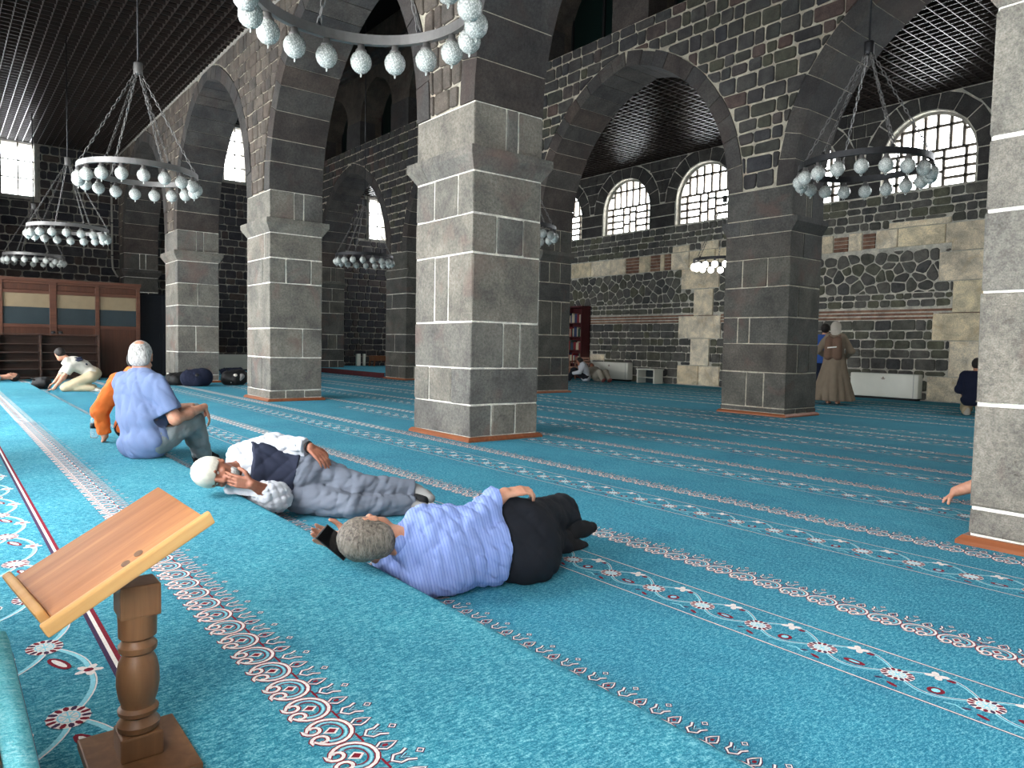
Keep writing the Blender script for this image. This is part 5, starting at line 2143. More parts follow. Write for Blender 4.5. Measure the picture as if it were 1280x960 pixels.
# ---- man with the knitted cap, lying on his side
def cap_man():
    pv, mid, chest = V3(-4.313, 1.777, 0.203), V3(-4.382, 1.660, 0.224), V3(-4.450, 1.530, 0.246)
    neck, hd = V3(-4.460, 1.407, 0.271), V3(-4.395, 1.280, 0.278)
    p = Person('man in a white knitted cap and navy vest lying on his side, hand over face', (chest[0], chest[1], 0))
    rt = unit(_UP * -1.0 + _FW * -.15)
    bk = unit(_FW)
    T = torso_prims(pv, mid, chest, neck, rt, bk, .95, 1.05)
    sU, eU, wU = V3(-4.544, 1.468, 0.338), V3(-4.473, 1.658, 0.404), V3(-4.236, 1.796, 0.412)
    sD, eD, wD = V3(-4.432, 1.431, 0.160), V3(-4.212, 1.577, 0.128), V3(-4.189, 1.421, 0.230)
    hU, kU, aU = V3(-4.327, 1.814, 0.268), V3(-4.096, 2.052, 0.234), V3(-3.966, 2.368, 0.146)
    hD, kD, aD = V3(-4.252, 1.752, 0.150), V3(-3.987, 1.956, 0.148), V3(-3.890, 2.300, 0.110)
    for q, zz in ((kU, .165), (aU, .125), (hD, .105), (kD, .066), (aD, .052)): q[2] = zz
    arms = limb((sU, .036), (eU, .044), (wU, .028)) + limb((sD, .036), (eD, .044), (eD * .6 + wD * .4, .042), (wD, .028))
    legs = limb((hU, .092), (kU, .060), (kU * .6 + aU * .4, .054), (aU, .038)) + limb((hD, .092), (kD, .058), (kD * .6 + aD * .4, .050), (aD, .038))
    up, fw = wv(-.80, .05, -.50), wv(.42, -.28, -.70)
    hg, hf, P, B = head_prims(hd, up, fw)
    hands = hand_prims(wU, wv(.70, -.55, -.25), wv(-.3, -.75, .5), 1, .3) + hand_prims(wD, wv(-.90, .18, -.1), wv(-.15, .25, .95), -1, .25)
    nk = limb((chest * .4 + neck * .6, .062), (hd * .75 + neck * .25, .056))
    fU, fD = foot_prims(aU, wv(.55, -.05, -.75), wv(-.7, .5, -.4), .92), foot_prims(aD, wv(.60, .05, -.70), wv(-.7, .5, -.4), .92)
    p.part('body', [(grow(T, -.024) + arms + grow(legs, -.014) + nk + fU + fD, .03), (hg, .03), (hf, .012), (hands, .006)], .006, M['skin2'], kmix=.010, floor=.003)
    eyes(P, p.t, p.base)
    p.part('shirt', [(grow(limb((sU, .062), (sU * .5 + eU * .5, .056), (eU, .052), (wU, .034)), .014) + grow(limb((sD, .062), (eD, .056), (eD * .72 + wD * .28, .054)), .016)
                      + [('e', chest, (.164, .114, .145), np.stack([rt, np.cross(unit(chest - mid), rt), unit(chest - mid)], 1))], .035)], .0065, M['white_sh'],
           wr=(.022, 42, 21, (1, 1, 1)), cuts=[(wU - (wU - eU) * .10, wU - eU, .14)], floor=.004)
    p.part('vest', [(grow(T, .022), .035)], .0075, M['vest'], wr=(.016, 28, 22), cuts=[(chest * .45 + neck * .55 - (neck - chest) * .1, neck - chest), (pv * .8 + mid * .2, pv - mid)], floor=.003)
    tr = [('e', pv, (.172, .140, .15), np.stack([rt, np.cross(unit(pv - mid), rt), unit(pv - mid)], 1))]
    tr += grow(limb((hU, .10), (kU, .070), (kU * .5 + aU * .5, .062), (aU, .056)) + limb((hD, .10), (kD, .066), (kD * .5 + aD * .5, .060), (aD, .052)), .004)
    p.part('trousers', [(tr[:3], .03), (tr[3:], .02)], .0075, M['grey_tr'], kmix=.02, wr=(.016, 34, 24), cuts=[(aU + (aU - kU) * .02, aU - kU, .14), (pv * .45 + mid * .55, mid - pv, .24)], floor=.003)
    for f_ in (fU, fD):
        p.part('sock', [(grow(f_, .007), .03)], .006, M['sock_grey'], floor=.003)
    for a_, d_ in ((aU, wv(.55, -.05, -.75)), (aD, wv(.60, .05, -.70))):
        c = a_ + d_ * .10
        p.part('sock_sole', [([('c', a_ + d_ * .0 + V3(.04, -.01, -.03), .026, c + V3(.045, 0, -.04), .030)], .02)], .007, M['sock_black'], floor=.002)
    Hc = [('e', P(0, -.012, .034), (.090, .106, .104), B)]
    p.part('knitted_cap', [(Hc, .02)], .005, M['knit_cap'], wr=(.003, 150, 9), cuts=[(P(0, .02, -.005), B @ V3(0, .32, -1))])
    p.part('beard', [([('e', P(0, .040, -.085), (.050, .052, .040), B)], .02)], .006, M['hair_grey'], wr=(.006, 110, 4), cuts=[(P(0, .05, -.062), B @ V3(0, .25, 1))])
    d_ = unit(wU - eU)
    m = MB()
    pts = []
    a = unit(np.cross(d_, _UP))
    b = np.cross(d_, a)
    c = wU - d_ * .012 - p.base
    m.tube([c + .033 * (a * math.cos(t) + b * math.sin(t)) for t in np.linspace(0, 2 * math.pi, 17)[:-1]], .007, 6, closed=True)
    m.build('wristwatch', M['iron'], p.t, True)


cap_man()


# ---- man in the striped shirt, lying with his back to us
def shirt_man():
    pv, mid, chest = V3(-2.503, 2.085, 0.181), V3(-2.530, 1.891, 0.177), V3(-2.561, 1.691, 0.184)
    neck, hd = V3(-2.610, 1.507, 0.243), V3(-2.653, 1.374, 0.271)
    p = Person('man in a blue striped shirt and black trousers lying with his back turned', (chest[0], chest[1], 0))
    rt = unit(_UP * .93 + _FW * .36)
    bk = unit(-_FW + _UP * .4)
    T = torso_prims(pv, mid, chest, neck, rt, bk, 1.0, 1.12)
    sU, eU, wU = V3(-2.601, 1.602, 0.293), V3(-2.499, 1.779, 0.299), V3(-2.523, 1.983, 0.400)
    sD, eD, wD = V3(-2.669, 1.582, 0.117), V3(-2.842, 1.528, 0.133), V3(-2.805, 1.355, 0.212)
    hU, kU, aU = V3(-2.584, 2.149, 0.237), V3(-2.815, 2.591, 0.159), V3(-2.745, 2.609, 0.097)
    hD, kD, aD = V3(-2.500, 2.083, 0.116), V3(-2.764, 2.490, 0.102), V3(-2.712, 2.522, 0.092)
    for q, zz in ((hU, .225), (kU, .185), (aU, .12), (hD, .105), (kD, .075), (aD, .06)): q[2] = zz
    arms = limb((sU, .036), (eU, .045), (eU * .6 + wU * .4, .042), (wU, .029)) + limb((sD, .036), (eD, .045), (wD, .029))
    legs = limb((hU, .098), (kU, .064), (kU * .6 + aU * .4, .056), (aU, .040)) + limb((hD, .098), (kD, .064), (aD, .040))
    up, fw = wv(-.82, -.10, -.46), wv(-.40, .30, .76)
    hg, hf, P, B = head_prims(hd, up, fw)
    hands = hand_prims(wU, wv(.85, .12, .25), wv(.1, -.9, .3), 1, .75) + hand_prims(wD, wv(-.72, .20, -.05), wv(.3, .3, -.8), 1, .55)
    nk = limb((chest * .35 + neck * .65, .066), (hd * .75 + neck * .25, .060))
    fU, fD = foot_prims(aU, wv(.55, .10, .45), wv(-.3, .6, -.4), .95), foot_prims(aD, wv(.62, -.02, .45), wv(-.2, .6, -.4), .95)
    p.part('body', [(grow(T, -.024) + arms + grow(legs, -.014) + nk + fU + fD, .03), (hg, .03), (hf, .012), (hands, .006)], .0055, M['skin'], kmix=.010, floor=.003)
    eyes(P, p.t, p.base)
    sl = limb((sU, .070), (sU * .5 + eU * .5, .062), (eU, .058), (wU, .046)) + limb((sD, .068), (eD, .058), (wD * .7 + eD * .3, .046))
    p.part('striped_shirt', [(grow(T, .018) + limb((chest, .150), (pv, .145)) + limb((neck * .75 + chest * .25, .086), (neck * .95 + chest * .05, .076)), .035), (grow(sl, .006) + limb((wU - unit(wU - eU) * .055, .060), (wU - unit(wU - eU) * .012, .060)), .008)], .0058, M['shirt'],
           kmix=.016, wr=(.017, 36, 31, (1.4, .6, 1)), cuts=[(wU - (wU - eU) * .06, wU - eU, .14), (neck + (neck - chest) * .06, neck - chest), (pv * .22 + mid * .78, pv - mid)], floor=.003)
    p.part('collar', [limb((neck + rt * .055, .024), (neck - _FW * .055, .024), (neck - rt * .055, .024))], .006, M['shirt'])
    Bp = np.stack([rt, np.cross(unit(pv - mid), rt), unit(pv - mid)], 1)
    tr = [('e', pv, (.185, .152, .170), Bp), ('e', pv * .55 + mid * .45, (.172, .134, .12), Bp), ('e', pv - _FW * .03 + rt * .04, (.13, .13, .13), Bp), ('e', pv - _FW * .03 - rt * .05, (.13, .13, .13), Bp)]
    tr += grow(limb((hU, .108), (kU, .078), (aU, .062)) + limb((hD, .108), (kD, .078), (aD, .062)), .006)
    p.part('trousers', [(tr, .04)], .0068, M['dark_tr'], wr=(.011, 30, 33), cuts=[(aU + (aU - kU) * .10, aU - kU, .14), (pv * .30 + mid * .70, mid - pv, .24)], floor=.003)
    for f_ in (fU, fD): p.part('sock', [(grow(f_, .008), .03)], .007, M['sock_black'], floor=.003)
    Hc = [('e', P(0, -.012, .028), (.086, .103, .101), B), ('e', P(0, -.05, -.035), (.074, .062, .062), B)]
    p.part('hair', [(Hc, .02)], .0048, M['hair_salt'], wr=(.004, 170, 14), cuts=[(P(0, .045, .03), B @ V3(0, 1, -.35)), (P(0, -.04, -.07), B @ V3(0, .4, -1))])
    # the phone in his hand
    c = V3(-2.782, 1.290, 0.228)
    c[2] = max(c[2], PLAT_Z + .075)
    n_ = wv(.35, .25, -.9)
    u_ = unit(np.cross(n_, wv(.75, -.65, .1)))
    v_ = np.cross(n_, u_)
    ph = empty('smartphone', tuple(c), label='black smartphone held in the hand of the man in the striped shirt', cat='phone')
    Mx = Matrix(((u_[0], v_[0], n_[0], 0), (u_[1], v_[1], n_[1], 0), (u_[2], v_[2], n_[2], 0), (0, 0, 0, 1)))
    o = MB().bbox(-.037, .037, -.076, .076, -.005, .004, .003).build('phone_body', M['iron'], ph)
    o.matrix_local = Mx
    o = MB().bbox(-.034, .034, -.072, .072, .003, .0046, .0005).build('screen', plain('black_screen', (8, 9, 11), .08, .6), ph)
    o.matrix_local = Mx


shirt_man()


# ---- figures farther off
def kneeling_man():
    pv, mid, chest, neck, hd = V3(-16.354, 2.401, 0.342), V3(-16.412, 2.259, 0.468), V3(-16.432, 2.127, 0.530), V3(-16.475, 1.985, 0.623), V3(-16.511, 1.883, 0.715)
    p = Person('young man in a white T-shirt with a dark print kneeling and bending to the floor', (pv[0], pv[1], 0))
    rt = unit(_FW * -1)            # he faces left: his left side is towards us
    T = torso_prims(pv, mid, chest, neck, -rt, _UP, 1.0, 1.0)
    s1, e1, w1 = V3(-16.301, 2.029, 0.473), V3(-16.308, 1.907, 0.272), V3(-16.400, 1.757, 0.053)
    s2, e2, w2 = V3(-16.697, 2.051, 0.522), V3(-16.808, 1.926, 0.312), V3(-16.808, 1.816, 0.154)
    h1, k1, a1 = V3(-16.223, 2.368, 0.285), V3(-16.339, 1.949, 0.099), V3(-16.192, 2.388, 0.082)
    h2, k2, a2 = V3(-16.498, 2.408, 0.272), V3(-16.717, 2.021, 0.092), V3(-16.492, 2.447, 0.080)
    for q, zz in ((w1, .05), (k1, .075), (a1, .06), (k2, .075), (a2, .06)): q[2] = zz
    arms = limb((s1, .036), (e1, .044), (w1, .03)) + limb((s2, .036), (e2, .044), (w2, .03))
    legs = limb((h1, .095), (k1, .066), (a1, .048)) + limb((h2, .095), (k2, .066), (a2, .048))
    hg, hf, P, B = head_prims(hd, wv(-.45, .85, 0), wv(-.85, -.5, .05))
    hands = hand_prims(w1, wv(-.85, -.2, 0), V3(0, 0, -1), -1, .2) + hand_prims(w2, wv(-.7, -.5, 0), V3(0, 0, -1), 1, .3)
    fe = foot_prims(a1, wv(.9, 0, .1), V3(0, 0, 1), .9) + foot_prims(a2, wv(.9, 0, .1), V3(0, 0, 1), .9)
    p.part('body', [(grow(T, -.024) + arms + grow(legs, -.014) + fe + limb((chest, .06), (hd, .055)), .035), (hg, .03), (hands, .008)], .012, M['skin'], floor=.003)
    p.part('tee_shirt', [(grow(T, .024) + limb((s1, .08), (e1 * .75 + s1 * .25, .075)) + limb((s2, .08), (e2 * .75 + s2 * .25, .075)), .04)], .013, M['tee'], wr=(.012, 22, 41),
           cuts=[(s1 * .4 + e1 * .6, e1 - s1, .14), (neck + (neck - chest) * .1, neck - chest)], floor=.004)
    p.part('trousers', [(grow(legs, .016) + [('e', pv, (.165, .165, .14), np.eye(3))], .04)], .013, M['beige_tr'], wr=(.008, 22, 42), cuts=[(pv * .4 + mid * .6, mid - pv, .24)], floor=.003)
    p.part('hair', [([('e', P(0, -.014, .028), (.088, .102, .104), B)], .02)], .01, M['hair_black'], cuts=[(P(0, .04, .03), B @ V3(0, 1, -.4)), (P(0, -.03, -.055), B @ V3(0, .35, -1))])
    for a_, m_ in ((a1, 'tee'), (a2, 'tee')): p.part('sock', [(grow(foot_prims(a_, wv(.9, 0, .1), V3(0, 0, 1), .9), .008), .03)], .012, M[m_], floor=.003)
    # dark print across the upper back and a small patch lower down
    for a_, b_, r_ in ((V3(-16.372, 2.066, 0.626), V3(-16.301, 2.205, 0.652), .034), (V3(-16.297, 2.110, 0.597), V3(-16.234, 2.223, 0.623), .026), (V3(-16.203, 2.286, 0.538), V3(-16.193, 2.298, 0.522), .018)):
        p.part('shirt_print', [([('c', a_, r_, b_, r_ * .7)], .01)], .009, M['navy_sh'])


kneeling_man()


def lying_left():
    hd = V3(-19.265, 1.304, 0.140)
    hd[2] = .16
    p = Person('person with black hair lying face up at the far left end of the platform', (hd[0], hd[1], 0))
    ax = V3(.05, -1, 0)
    ch, pv = hd + ax * .42 + V3(-.02, 0, -.03), hd + ax * .85 + V3(-.04, 0, -.04)
    rt = unit(np.cross(ax, V3(0, 0, 1)))
    T = torso_prims(pv, (ch + pv) / 2, ch, hd + ax * .2, rt, V3(0, 0, -1), 1.0, .9)
    legs = limb((pv + rt * .09, .09), (pv + ax * .42 + rt * .1 + V3(0, 0, .02), .062), (pv + ax * .80 + rt * .1 - V3(0, 0, .04), .045)) + limb((pv - rt * .09, .09), (pv + ax * .42 - rt * .1 + V3(0, 0, .02), .062), (pv + ax * .80 - rt * .1 - V3(0, 0, .04), .045))
    arms = limb((ch + rt * .18, .055), (ch + rt * .26 + ax * .22, .043), (pv + rt * .1 + V3(0, 0, .10), .03)) + limb((ch - rt * .18, .055), (ch - rt * .26 + ax * .22, .043), (pv - rt * .08 + V3(0, 0, .11), .03))
    hg, hf, P, B = head_prims(hd, V3(.2, 1, .1), V3(.62, 0, .80))
    p.part('body', [(grow(T, -.024) + grow(legs, -.014) + arms + limb((ch, .06), (hd, .055)), .035), (hg, .03), (hf, .012)], .013, M['skin'], floor=.004)
    p.part('white_top', [(grow(T, .022) + grow(arms[:2] + arms[2:4], .018), .04)], .014, M['white_sh'], wr=(.012, 20, 51), floor=.004)
    p.part('trousers', [(grow(legs, .018), .04)], .014, M['dark_tr'], floor=.004)
    p.part('hair', [([('e', P(0, -.016, .03), (.090, .104, .104), B)], .02)], .011, M['hair_black'], cuts=[(P(0, .03, .03), B @ V3(0, 1, -.45))])


lying_left()


def standing_woman():
    b = V3(-7.34, 14.16, 0)
    p = Person('woman standing in a long taupe coat with a brown backpack', tuple(b))
    Z = lambda x, y, z: b + V3(x, y, z)
    r = unit((.93, .30, 0))
    g = unit((-.30, .93, 0))
    pv, mid, ch, nk, hd = Z(0, 0, .88), Z(0, 0, 1.06), Z(0, .0, 1.24), Z(0, .02, 1.40), Z(-.01, .03, 1.53)
    T = torso_prims(pv, mid, ch, nk, r, -g, .95, 1.0)
    shR, shL = ch + r * .165 + V3(0, 0, .08), ch - r * .165 + V3(0, 0, .08)
    elR, wrR = shR + r * .13 + V3(0, .0, -.25) + g * .02, shR + r * .02 + V3(0, 0, -.36) + g * .22
    elL, wrL = shL - r * .15 + V3(0, .0, -.25) + g * .02, shL - r * .02 + V3(0, 0, -.36) + g * .22
    arms = limb((shR, .036), (elR, .042), (wrR, .028)) + limb((shL, .036), (elL, .042), (wrL, .028))
    legs = limb((pv + r * .09, .09), (Z(*(r * .09 + V3(0, 0, .46))), .06), (Z(*(r * .09 + V3(0, 0, .09))), .04)) + limb((pv - r * .09, .09), (Z(*(-r * .09 + V3(0, 0, .46))), .06), (Z(*(-r * .09 + V3(0, 0, .09))), .04))
    hg, hf, P, B = head_prims(hd, V3(0, 0, 1), g * 1.0 + V3(-.1, 0, -.1))
    hands = hand_prims(wrR, g * .9 + V3(0, 0, -.2), V3(-1, 0, 0), 1, .6) + hand_prims(wrL, g * .9 + V3(0, 0, -.2), V3(1, 0, 0), -1, .6)
    fe = [q for sg in (1, -1) for q in foot_prims(Z(*(r * .09 * sg + V3(0, 0, .075))), g, V3(0, 0, 1), .9)]
    p.part('body', [(grow(T, -.024) + arms + grow(legs, -.014) + fe + limb((ch, .06), (hd, .05)), .035), (hg, .03), (hf, .012), (hands, .008)], .012, M['skin'], floor=.003)
    E3 = np.stack([r, g, V3(0, 0, 1)], 1)
    skirt = [('e', Z(0, 0, .90), (.20, .17, .2), E3)]
    for k in range(14):
        a = 2 * math.pi * k / 14
        q = r * math.cos(a) + g * math.sin(a)
        skirt.append(('c', Z(*(q * .10 + V3(0, 0, .92))), .085, Z(*(q * (.33 + .03 * (k % 2)) + V3(0, 0, .09))), .062))
    skirt.append(('c', Z(0, 0, .9), .15, Z(0, 0, .10), .31))
    p.part('coat', [(grow(T, .03) + grow(arms, .022) + skirt, .03)], .013, M['coat'], wr=(.016, 20, 61, (1, 1, .15)), cuts=[(Z(0, 0, .075), V3(0, 0, -1)), (nk + V3(0, 0, .03), V3(0, 0, 1)), (wrR - (wrR - elR) * .05, wrR - elR, .14)])
    p.part('headscarf', [([('e', P(0, -.012, .02), (.098, .114, .118), B)] + limb((P(0, -.03, -.05), .082), (nk - V3(0, 0, .06) - g * .02, .12)), .04)], .010, M['scarf'], wr=(.007, 40, 62), cuts=[(P(0, .07, 0), B @ V3(0, 1, -.1)), (nk - V3(0, 0, .10), V3(0, 0, -1))])
    bc_ = ch - g * .20 + V3(0, 0, -.10)
    bp = p.part('backpack', [([('c', bc_ - r * .08 + V3(0, 0, .15), .075, bc_ - r * .09 - V3(0, 0, .17), .085), ('c', bc_ + r * .08 + V3(0, 0, .15), .075, bc_ + r * .09 - V3(0, 0, .17), .085)], .06)], .012, M['pack'])
    MB().hexa([tuple(bc_ - g * .098 + r * x + V3(0, 0, z) - g * d - p.base) for d in (0, .01) for x, z in ((-.09, -.02), (.08, .0), (.08, .022), (-.09, .004))]).build('reflective_strip', M['white'], bp)
    for sg in (1, -1):
        p.part('strap', [limb((shR * .5 + shL * .5 + r * sg * .10 + V3(0, 0, .055) - g * .09, .02), (shR * .5 + shL * .5 + r * sg * .10 + V3(0, 0, .06) + g * .05, .02))], .009, M['pack'])


standing_woman()


def blue_person():
    b = V3(-8.05, 15.02, 0)
    p = Person('dark-haired person in a blue jacket standing half hidden by the pier beside the woman', tuple(b))
    Z = lambda x, y, z: b + V3(x, y, z)
    r, g = unit((1, .2, 0)), unit((-.2, 1, 0))
    pv, mid, ch, nk, hd = Z(0, 0, .88), Z(0, 0, 1.06), Z(0, 0, 1.24), Z(0, .02, 1.40), Z(.02, .03, 1.53)
    T = torso_prims(pv, mid, ch, nk, r, -g, 1.0, 1.0)
    arms = []
    for sg in (1, -1):
        s_ = ch + r * .18 * sg + V3(0, 0, .08)
        arms += limb((s_, .036), (s_ + r * .05 * sg + V3(0, 0, -.28), .043), (s_ + r * .06 * sg + g * .08 + V3(0, 0, -.52), .03))
    legs = [q for sg in (1, -1) for q in limb((pv + r * .09 * sg, .09), (Z(*(r * .09 * sg + V3(0, 0, .46))), .06), (Z(*(r * .09 * sg + V3(0, 0, .09))), .042))]
    fe = [q for sg in (1, -1) for q in foot_prims(Z(*(r * .09 * sg + V3(0, 0, .075))), g, V3(0, 0, 1), .95)]
    hg, hf, P, B = head_prims(hd, V3(0, 0, 1), g)
    hands = [q for sg in (1, -1) for q in hand_prims(ch + r * .24 * sg + g * .08 + V3(0, 0, -.44), V3(0, .1, -1), -r * sg, sg, .4)]
    p.part('body', [(grow(T, -.024) + arms + grow(legs, -.014) + fe + limb((ch, .06), (hd, .05)), .035), (hg, .03), (hf, .012), (hands, .008)], .013, M['skin'], floor=.003)
    p.part('jacket', [(grow(T, .028) + grow(arms, .02), .04)], .014, M['blue_jk'], wr=(.01, 18, 71), cuts=[(Z(0, 0, .80), V3(0, 0, -1)), (nk + V3(0, 0, .02), V3(0, 0, 1))])
    p.part('trousers', [(grow(legs, .02) + [('e', pv, (.17, .13, .12), np.stack([r, g, V3(0, 0, 1)], 1))], .04)], .014, M['navy_sh'], cuts=[(Z(0, 0, .05), V3(0, 0, -1)), (Z(0, 0, .95), V3(0, 0, 1))])
    p.part('hair', [([('e', P(0, -.016, .026), (.092, .106, .106), B)], .02)], .011, M['hair_black'], wr=(.006, 60, 7), cuts=[(P(0, .045, .03), B @ V3(0, 1, -.4)), (P(0, -.03, -.07), B @ V3(0, .2, -1))])


blue_person()


def kneeler_right():
    b = V3(-4.80, 14.15, 0)
    p = Person('person in a dark navy top kneeling with their back turned near the right edge', tuple(b))
    Z = lambda x, y, z: b + V3(x, y, z)
    r, g = unit((.95, .3, 0)), unit((-.3, .95, 0))
    pv, mid, ch, nk, hd = Z(0, 0, .27), Z(0, .01, .44), Z(0, .02, .60), Z(0, .04, .75), Z(0, .07, .87)
    T = torso_prims(pv, mid, ch, nk, r, -g, 1.05, 1.05)
    arms = []
    for sg in (1, -1):
        s_ = ch + r * .185 * sg + V3(0, 0, .08)
        arms += limb((s_, .036), (s_ + r * .05 * sg + g * .04 + V3(0, 0, -.25), .044), (s_ - r * .04 * sg + g * .26 + V3(0, 0, -.32), .03))
    legs = [q for sg in (1, -1) for q in limb((pv + r * .09 * sg, .095), (Z(*(r * .12 * sg + g * .40 + V3(0, 0, .09))), .07), (Z(*(r * .11 * sg - g * .02 + V3(0, 0, .06))), .05))]
    fe = [q for sg in (1, -1) for q in foot_prims(Z(*(r * .09 * sg - g * .04 + V3(0, 0, .06))), -g, V3(0, 0, 1), .9)]
    hands = [q for sg in (1, -1) for q in hand_prims(ch + r * .145 * sg + g * .26 + V3(0, 0, -.24), g * .8 + V3(0, 0, -.3), V3(0, 0, -1), -sg, .3)]
    hg, hf, P, B = head_prims(hd, V3(-.05, .15, 1), g + V3(0, 0, -.25))
    p.part('body', [(grow(T, -.024) + arms + grow(legs, -.014) + fe + limb((ch, .06), (hd, .052)), .035), (hg, .03), (hf, .012), (hands, .008)], .013, M['skin'], floor=.003)
    p.part('top', [(grow(T, .028) + grow(arms, .02), .04)], .014, M['navy_sh'], wr=(.01, 18, 81), cuts=[(Z(0, 0, .16), V3(0, 0, -1)), (nk + V3(0, 0, .02), V3(0, 0, 1))])
    p.part('trousers', [(grow(legs, .02), .04)], .014, M['beige_tr'], floor=.003)
    for sg in (1, -1): p.part('sock', [(grow(foot_prims(Z(*(r * .09 * sg - g * .04 + V3(0, 0, .06))), -g, V3(0, 0, 1), .9), .01), .03)], .013, M['tee'], floor=.003)
    p.part('hair', [([('e', P(0, -.014, .026), (.088, .102, .104), B)], .02)], .011, M['hair_black'], cuts=[(P(0, .045, .03), B @ V3(0, 1, -.4)), (P(0, -.03, -.06), B @ V3(0, .3, -1))])


kneeler_right()


def behind_pier():
    b = V3(-1.02, 5.74, 0)
    p = Person('person sitting behind the right-hand pier, only a bare forearm showing', tuple(b))
    Z = lambda x, y, z: b + V3(x, y, z)
    r, g = V3(1, 0, 0), V3(0, 1, 0)
    pv, mid, ch, nk, hd = Z(0, 0, .125), Z(-.02, -.02, .30), Z(-.04, -.02, .46), Z(-.04, 0, .61), Z(-.04, .03, .74)
    T = torso_prims(pv, mid, ch, nk, r, -g, .95, .95)
    wr = V3(-1.985, 5.61, .095)
    sL = ch - r * .17 + V3(0, 0, .08)
    eL = V3(-1.66, 5.68, .265)
    sR = ch + r * .17 + V3(0, 0, .08)
    arms = limb((sL, .036), (eL, .052), (eL * .55 + wr * .45, .052), (wr, .036)) + limb((sR, .036), (sR + V3(.06, .1, -.24), .044), (sR + V3(-.08, .3, -.26), .03))
    legs = limb((pv + r * .09, .09), (Z(.16, .42, .09), .062), (Z(-.05, .62, .06), .045)) + limb((pv - r * .09, .09), (Z(-.12, .42, .08), .062), (Z(.1, .66, .06), .045))
    hands = hand_prims(wr, V3(-.62, -.05, -.62), V3(.45, .1, -.75), 1, 1.5, .05, 1.05)
    hg, hf, P, B = head_prims(hd, V3(0, 0, 1), V3(-.2, 1, 0))
    p.part('body', [(grow(T, -.024) + arms + grow(legs, -.014) + limb((ch, .06), (hd, .052)), .03), (hg, .03), (hf, .012), (hands, .006)], .0085, M['skin'], floor=.003, kmix=.012)
    p.part('shirt', [(grow(T, .02) + limb((sL, .075), (sL * .5 + eL * .5, .07)) + limb((sR, .075), (sR + V3(.04, .06, -.16), .07)), .04)], .012, M['white_sh'], cuts=[(nk + V3(0, 0, .02), V3(0, 0, 1))], floor=.003)
    p.part('trousers', [(grow(legs, .014) + [('e', pv, (.165, .13, .12), np.eye(3))], .04)], .012, M['dark_tr'], floor=.003, cuts=[(Z(0, 0, .2), V3(0, 0, 1))])
    p.part('hair', [([('e', P(0, -.014, .026), (.086, .1, .102), B)], .02)], .01, M['hair_black'], cuts=[(P(0, .045, .03), B @ V3(0, 1, -.4)), (P(0, -.03, -.06), B @ V3(0, .3, -1))])


behind_pier()


def floor_sitter():
    b = V3(-15.894, 15.567, 0.000)
    b[1] -= .1
    p = Person('person in a white shirt sitting hunched on the floor by the wooden armchair', tuple(b))
    Z = lambda x, y, z: b + V3(x, y, z)
    r, g = unit((.2, -1, 0)), unit((-1, -.2, 0))
    r, g = unit((-.8, .6, 0)), unit((.6, .8, 0)) * -1
    pv, mid, ch, nk, hd = Z(0, .1, .13), Z(0, .06, .28), Z(0, -.02, .42), Z(0, -.10, .52), Z(0, -.17, .60)
    T = torso_prims(pv, mid, ch, nk, r, -g)
    arms = []
    for sg in (1, -1):
        s_ = ch + r * .18 * sg + V3(0, 0, .07)
        arms += limb((s_, .036), (s_ + g * .12 + V3(0, 0, -.2), .044), (s_ + g * .30 - r * sg * .05 + V3(0, 0, -.24), .03))
    legs = [q for sg in (1, -1) for q in limb((pv + r * .09 * sg, .09), (pv + r * .13 * sg + g * .36 + V3(0, 0, .20), .065), (pv + r * .10 * sg + g * .52 + V3(0, 0, -.06), .045))]
    hg, hf, P, B = head_prims(hd, unit(g * .3 + V3(0, 0, .9)), g + V3(0, 0, -.5))
    p.part('body', [(grow(T, -.024) + arms + grow(legs, -.014) + limb((ch, .06), (hd, .052)), .035), (hg, .03)], .015, M['skin2'], floor=.004)
    p.part('shirt', [(grow(T, .024) + grow(arms, .016), .04)], .015, M['white_sh'], wr=(.012, 18, 91), floor=.004)
    p.part('trousers', [(grow(legs, .018), .04)], .015, M['dark_tr'], floor=.004)
    p.part('hair', [([('e', P(0, -.014, .026), (.088, .102, .104), B)], .02)], .012, M['hair_black'], cuts=[(P(0, .045, .03), B @ V3(0, 1, -.4))])


floor_sitter()


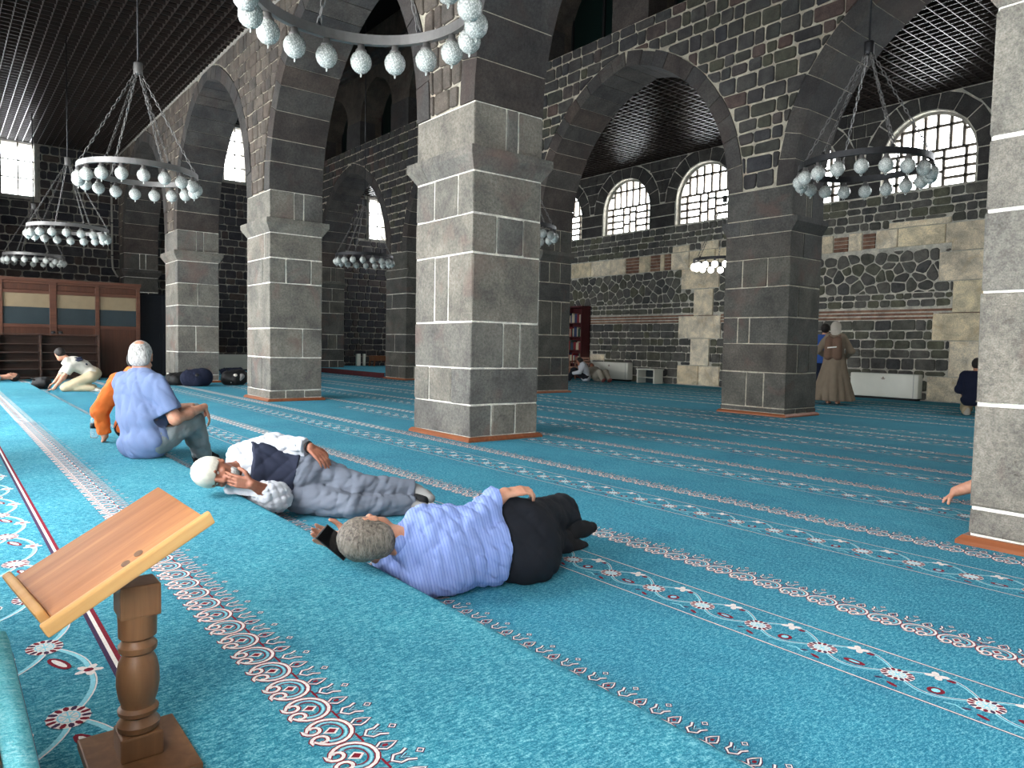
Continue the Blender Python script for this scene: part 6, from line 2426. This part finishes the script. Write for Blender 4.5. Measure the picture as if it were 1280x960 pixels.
def recliner():
    h_ = V3(-15.760, 15.986, 0.000)
    f_ = V3(-14.565, 15.436, 0.000)
    p = Person('person in pale trousers and wine-red socks reclining before a white cabinet', tuple(h_))
    ax = unit(f_ - h_)
    rt = unit(np.cross(ax, V3(0, 0, 1)))
    pv = h_ + V3(0, 0, .13)
    ch = pv - ax * .36 + V3(0, 0, .16)
    nk = ch - ax * .16 + V3(0, 0, .06)
    hd = nk - ax * .11 + V3(0, 0, .08)
    T = torso_prims(pv, (pv + ch) / 2, ch, nk, rt, V3(0, 0, -1))
    arms = [q for sg in (1, -1) for q in limb((ch + rt * .17 * sg, .055), (ch + rt * .22 * sg + ax * .2 - V3(0, 0, .12), .043), (pv + rt * .08 * sg + V3(0, 0, .13), .03))]
    kn = [pv + ax * .34 + rt * .1 * sg + V3(0, 0, .16) for sg in (1, -1)]
    an = [pv + ax * .64 + rt * .1 * sg + V3(0, 0, -.06) for sg in (1, -1)]
    legs = [q for k in (0, 1) for q in limb((pv + rt * .09 * (1, -1)[k], .095), (kn[k], .068), (an[k], .046))]
    fe = [q for k in (0, 1) for q in foot_prims(an[k], ax + V3(0, 0, .5), V3(0, 0, 1), .9)]
    hg, hf, P, B = head_prims(hd, unit(-ax * .7 + V3(0, 0, .7)), unit(ax * .7 + V3(0, 0, .7)))
    p.part('body', [(grow(T, -.024) + arms + grow(legs, -.014) + fe + limb((ch, .06), (hd, .052)), .035), (hg, .03)], .015, M['skin2'], floor=.004)
    p.part('shirt', [(grow(T, .024) + grow(arms, .016), .04)], .015, M['stone_tr'], wr=(.012, 18, 92), floor=.004)
    p.part('trousers', [(grow(legs, .022), .04)], .015, M['stone_tr'], wr=(.01, 18, 93), floor=.004)
    for k in (0, 1): p.part('sock', [(grow(foot_prims(an[k], ax + V3(0, 0, .5), V3(0, 0, 1), .9), .012), .03)], .014, M['wine'], floor=.004)
    p.part('hair', [([('e', P(0, -.014, .026), (.088, .102, .104), B)], .02)], .012, M['hair_black'], cuts=[(P(0, .045, .03), B @ V3(0, 1, -.4))])


recliner()


# ---- bags and bundles
def bag(name, label, pos, size, mat, seed, rz=0.0, trims=()):
    b = np.array(pos, float)
    t = empty(name, tuple(b), label=label, cat='bag')
    c, s_ = math.cos(rz), math.sin(rz)
    X = V3(c, s_, 0)
    Y = V3(-s_, c, 0)
    L, W, H = size
    g = [('c', b - X * L * .25 + V3(0, 0, H * .45), H * .48, b + X * L * .25 + V3(0, 0, H * .5), H * .52), ('c', b + Y * W * .2 + V3(0, 0, H * .35), H * .4, b - Y * W * .2 + V3(0, 0, H * .35), H * .42)]
    solid('bag_body', [(g, .06)], .014, M[mat], t, wr=(.018, 16, seed), floor=b[2] + .002, base=b)
    for k, m_ in enumerate(trims):
        q = [('c', b - Y * W * .38 + X * (k * .14 - .07) + V3(0, 0, H * .25), .05, b - Y * W * .40 + X * (k * .14) + V3(0, 0, H * .6), .06)]
        solid('bag_pocket', [(q, .02)], .013, M[m_], t, wr=(.01, 30, seed + 1), floor=b[2] + .002, base=b)
    m = MB()
    m.tube([b - base_ for base_ in ()] or [np.array((-L * .1, -W * .3, H * .7)), np.array((0, -W * .45, H * .95)), np.array((L * .15, -W * .3, H * .75))], .014, 6)
    m.build('strap', M['black'], t, True)
    return t


b1, b2, b3, b4 = V3(-17.816, 4.444, 0.000), V3(-17.386, 4.715, 0.000), V3(-17.482, 5.388, 0.000), V3(-22.749, 6.893, 0.000)
bag('dark_rucksack', 'black rucksack lying at the foot of the pier, left one of the two', b1 + V3(.1, -.12, 0), (.5, .4, .30), 'black', 101, 1.2)
bag('dark_rucksack', 'blue-black rucksack lying at the foot of the pier, right and larger of the two', b2 + V3(.15, -.12, 0), (.55, .45, .40), 'navy_sh', 103, 1.4, ('black',))
bag('patterned_bag', 'dark bag with white pockets standing between two piers at the left', b3 + V3(.1, .1, 0), (.5, .4, .36), 'black', 105, 1.4, ('tee', 'sock_grey'))
bag('dark_coat', 'dark coat thrown down before the fan-coil cabinet at the left end wall', b4 + V3(.35, .1, 0), (.9, .5, .22), 'vest', 107, 1.5)
bag('black_bag', 'small black bag on the floor in front of the kneeling man', V3(-17.330, 1.650, 0.000), (.4, .4, .24), 'black', 109, .4)
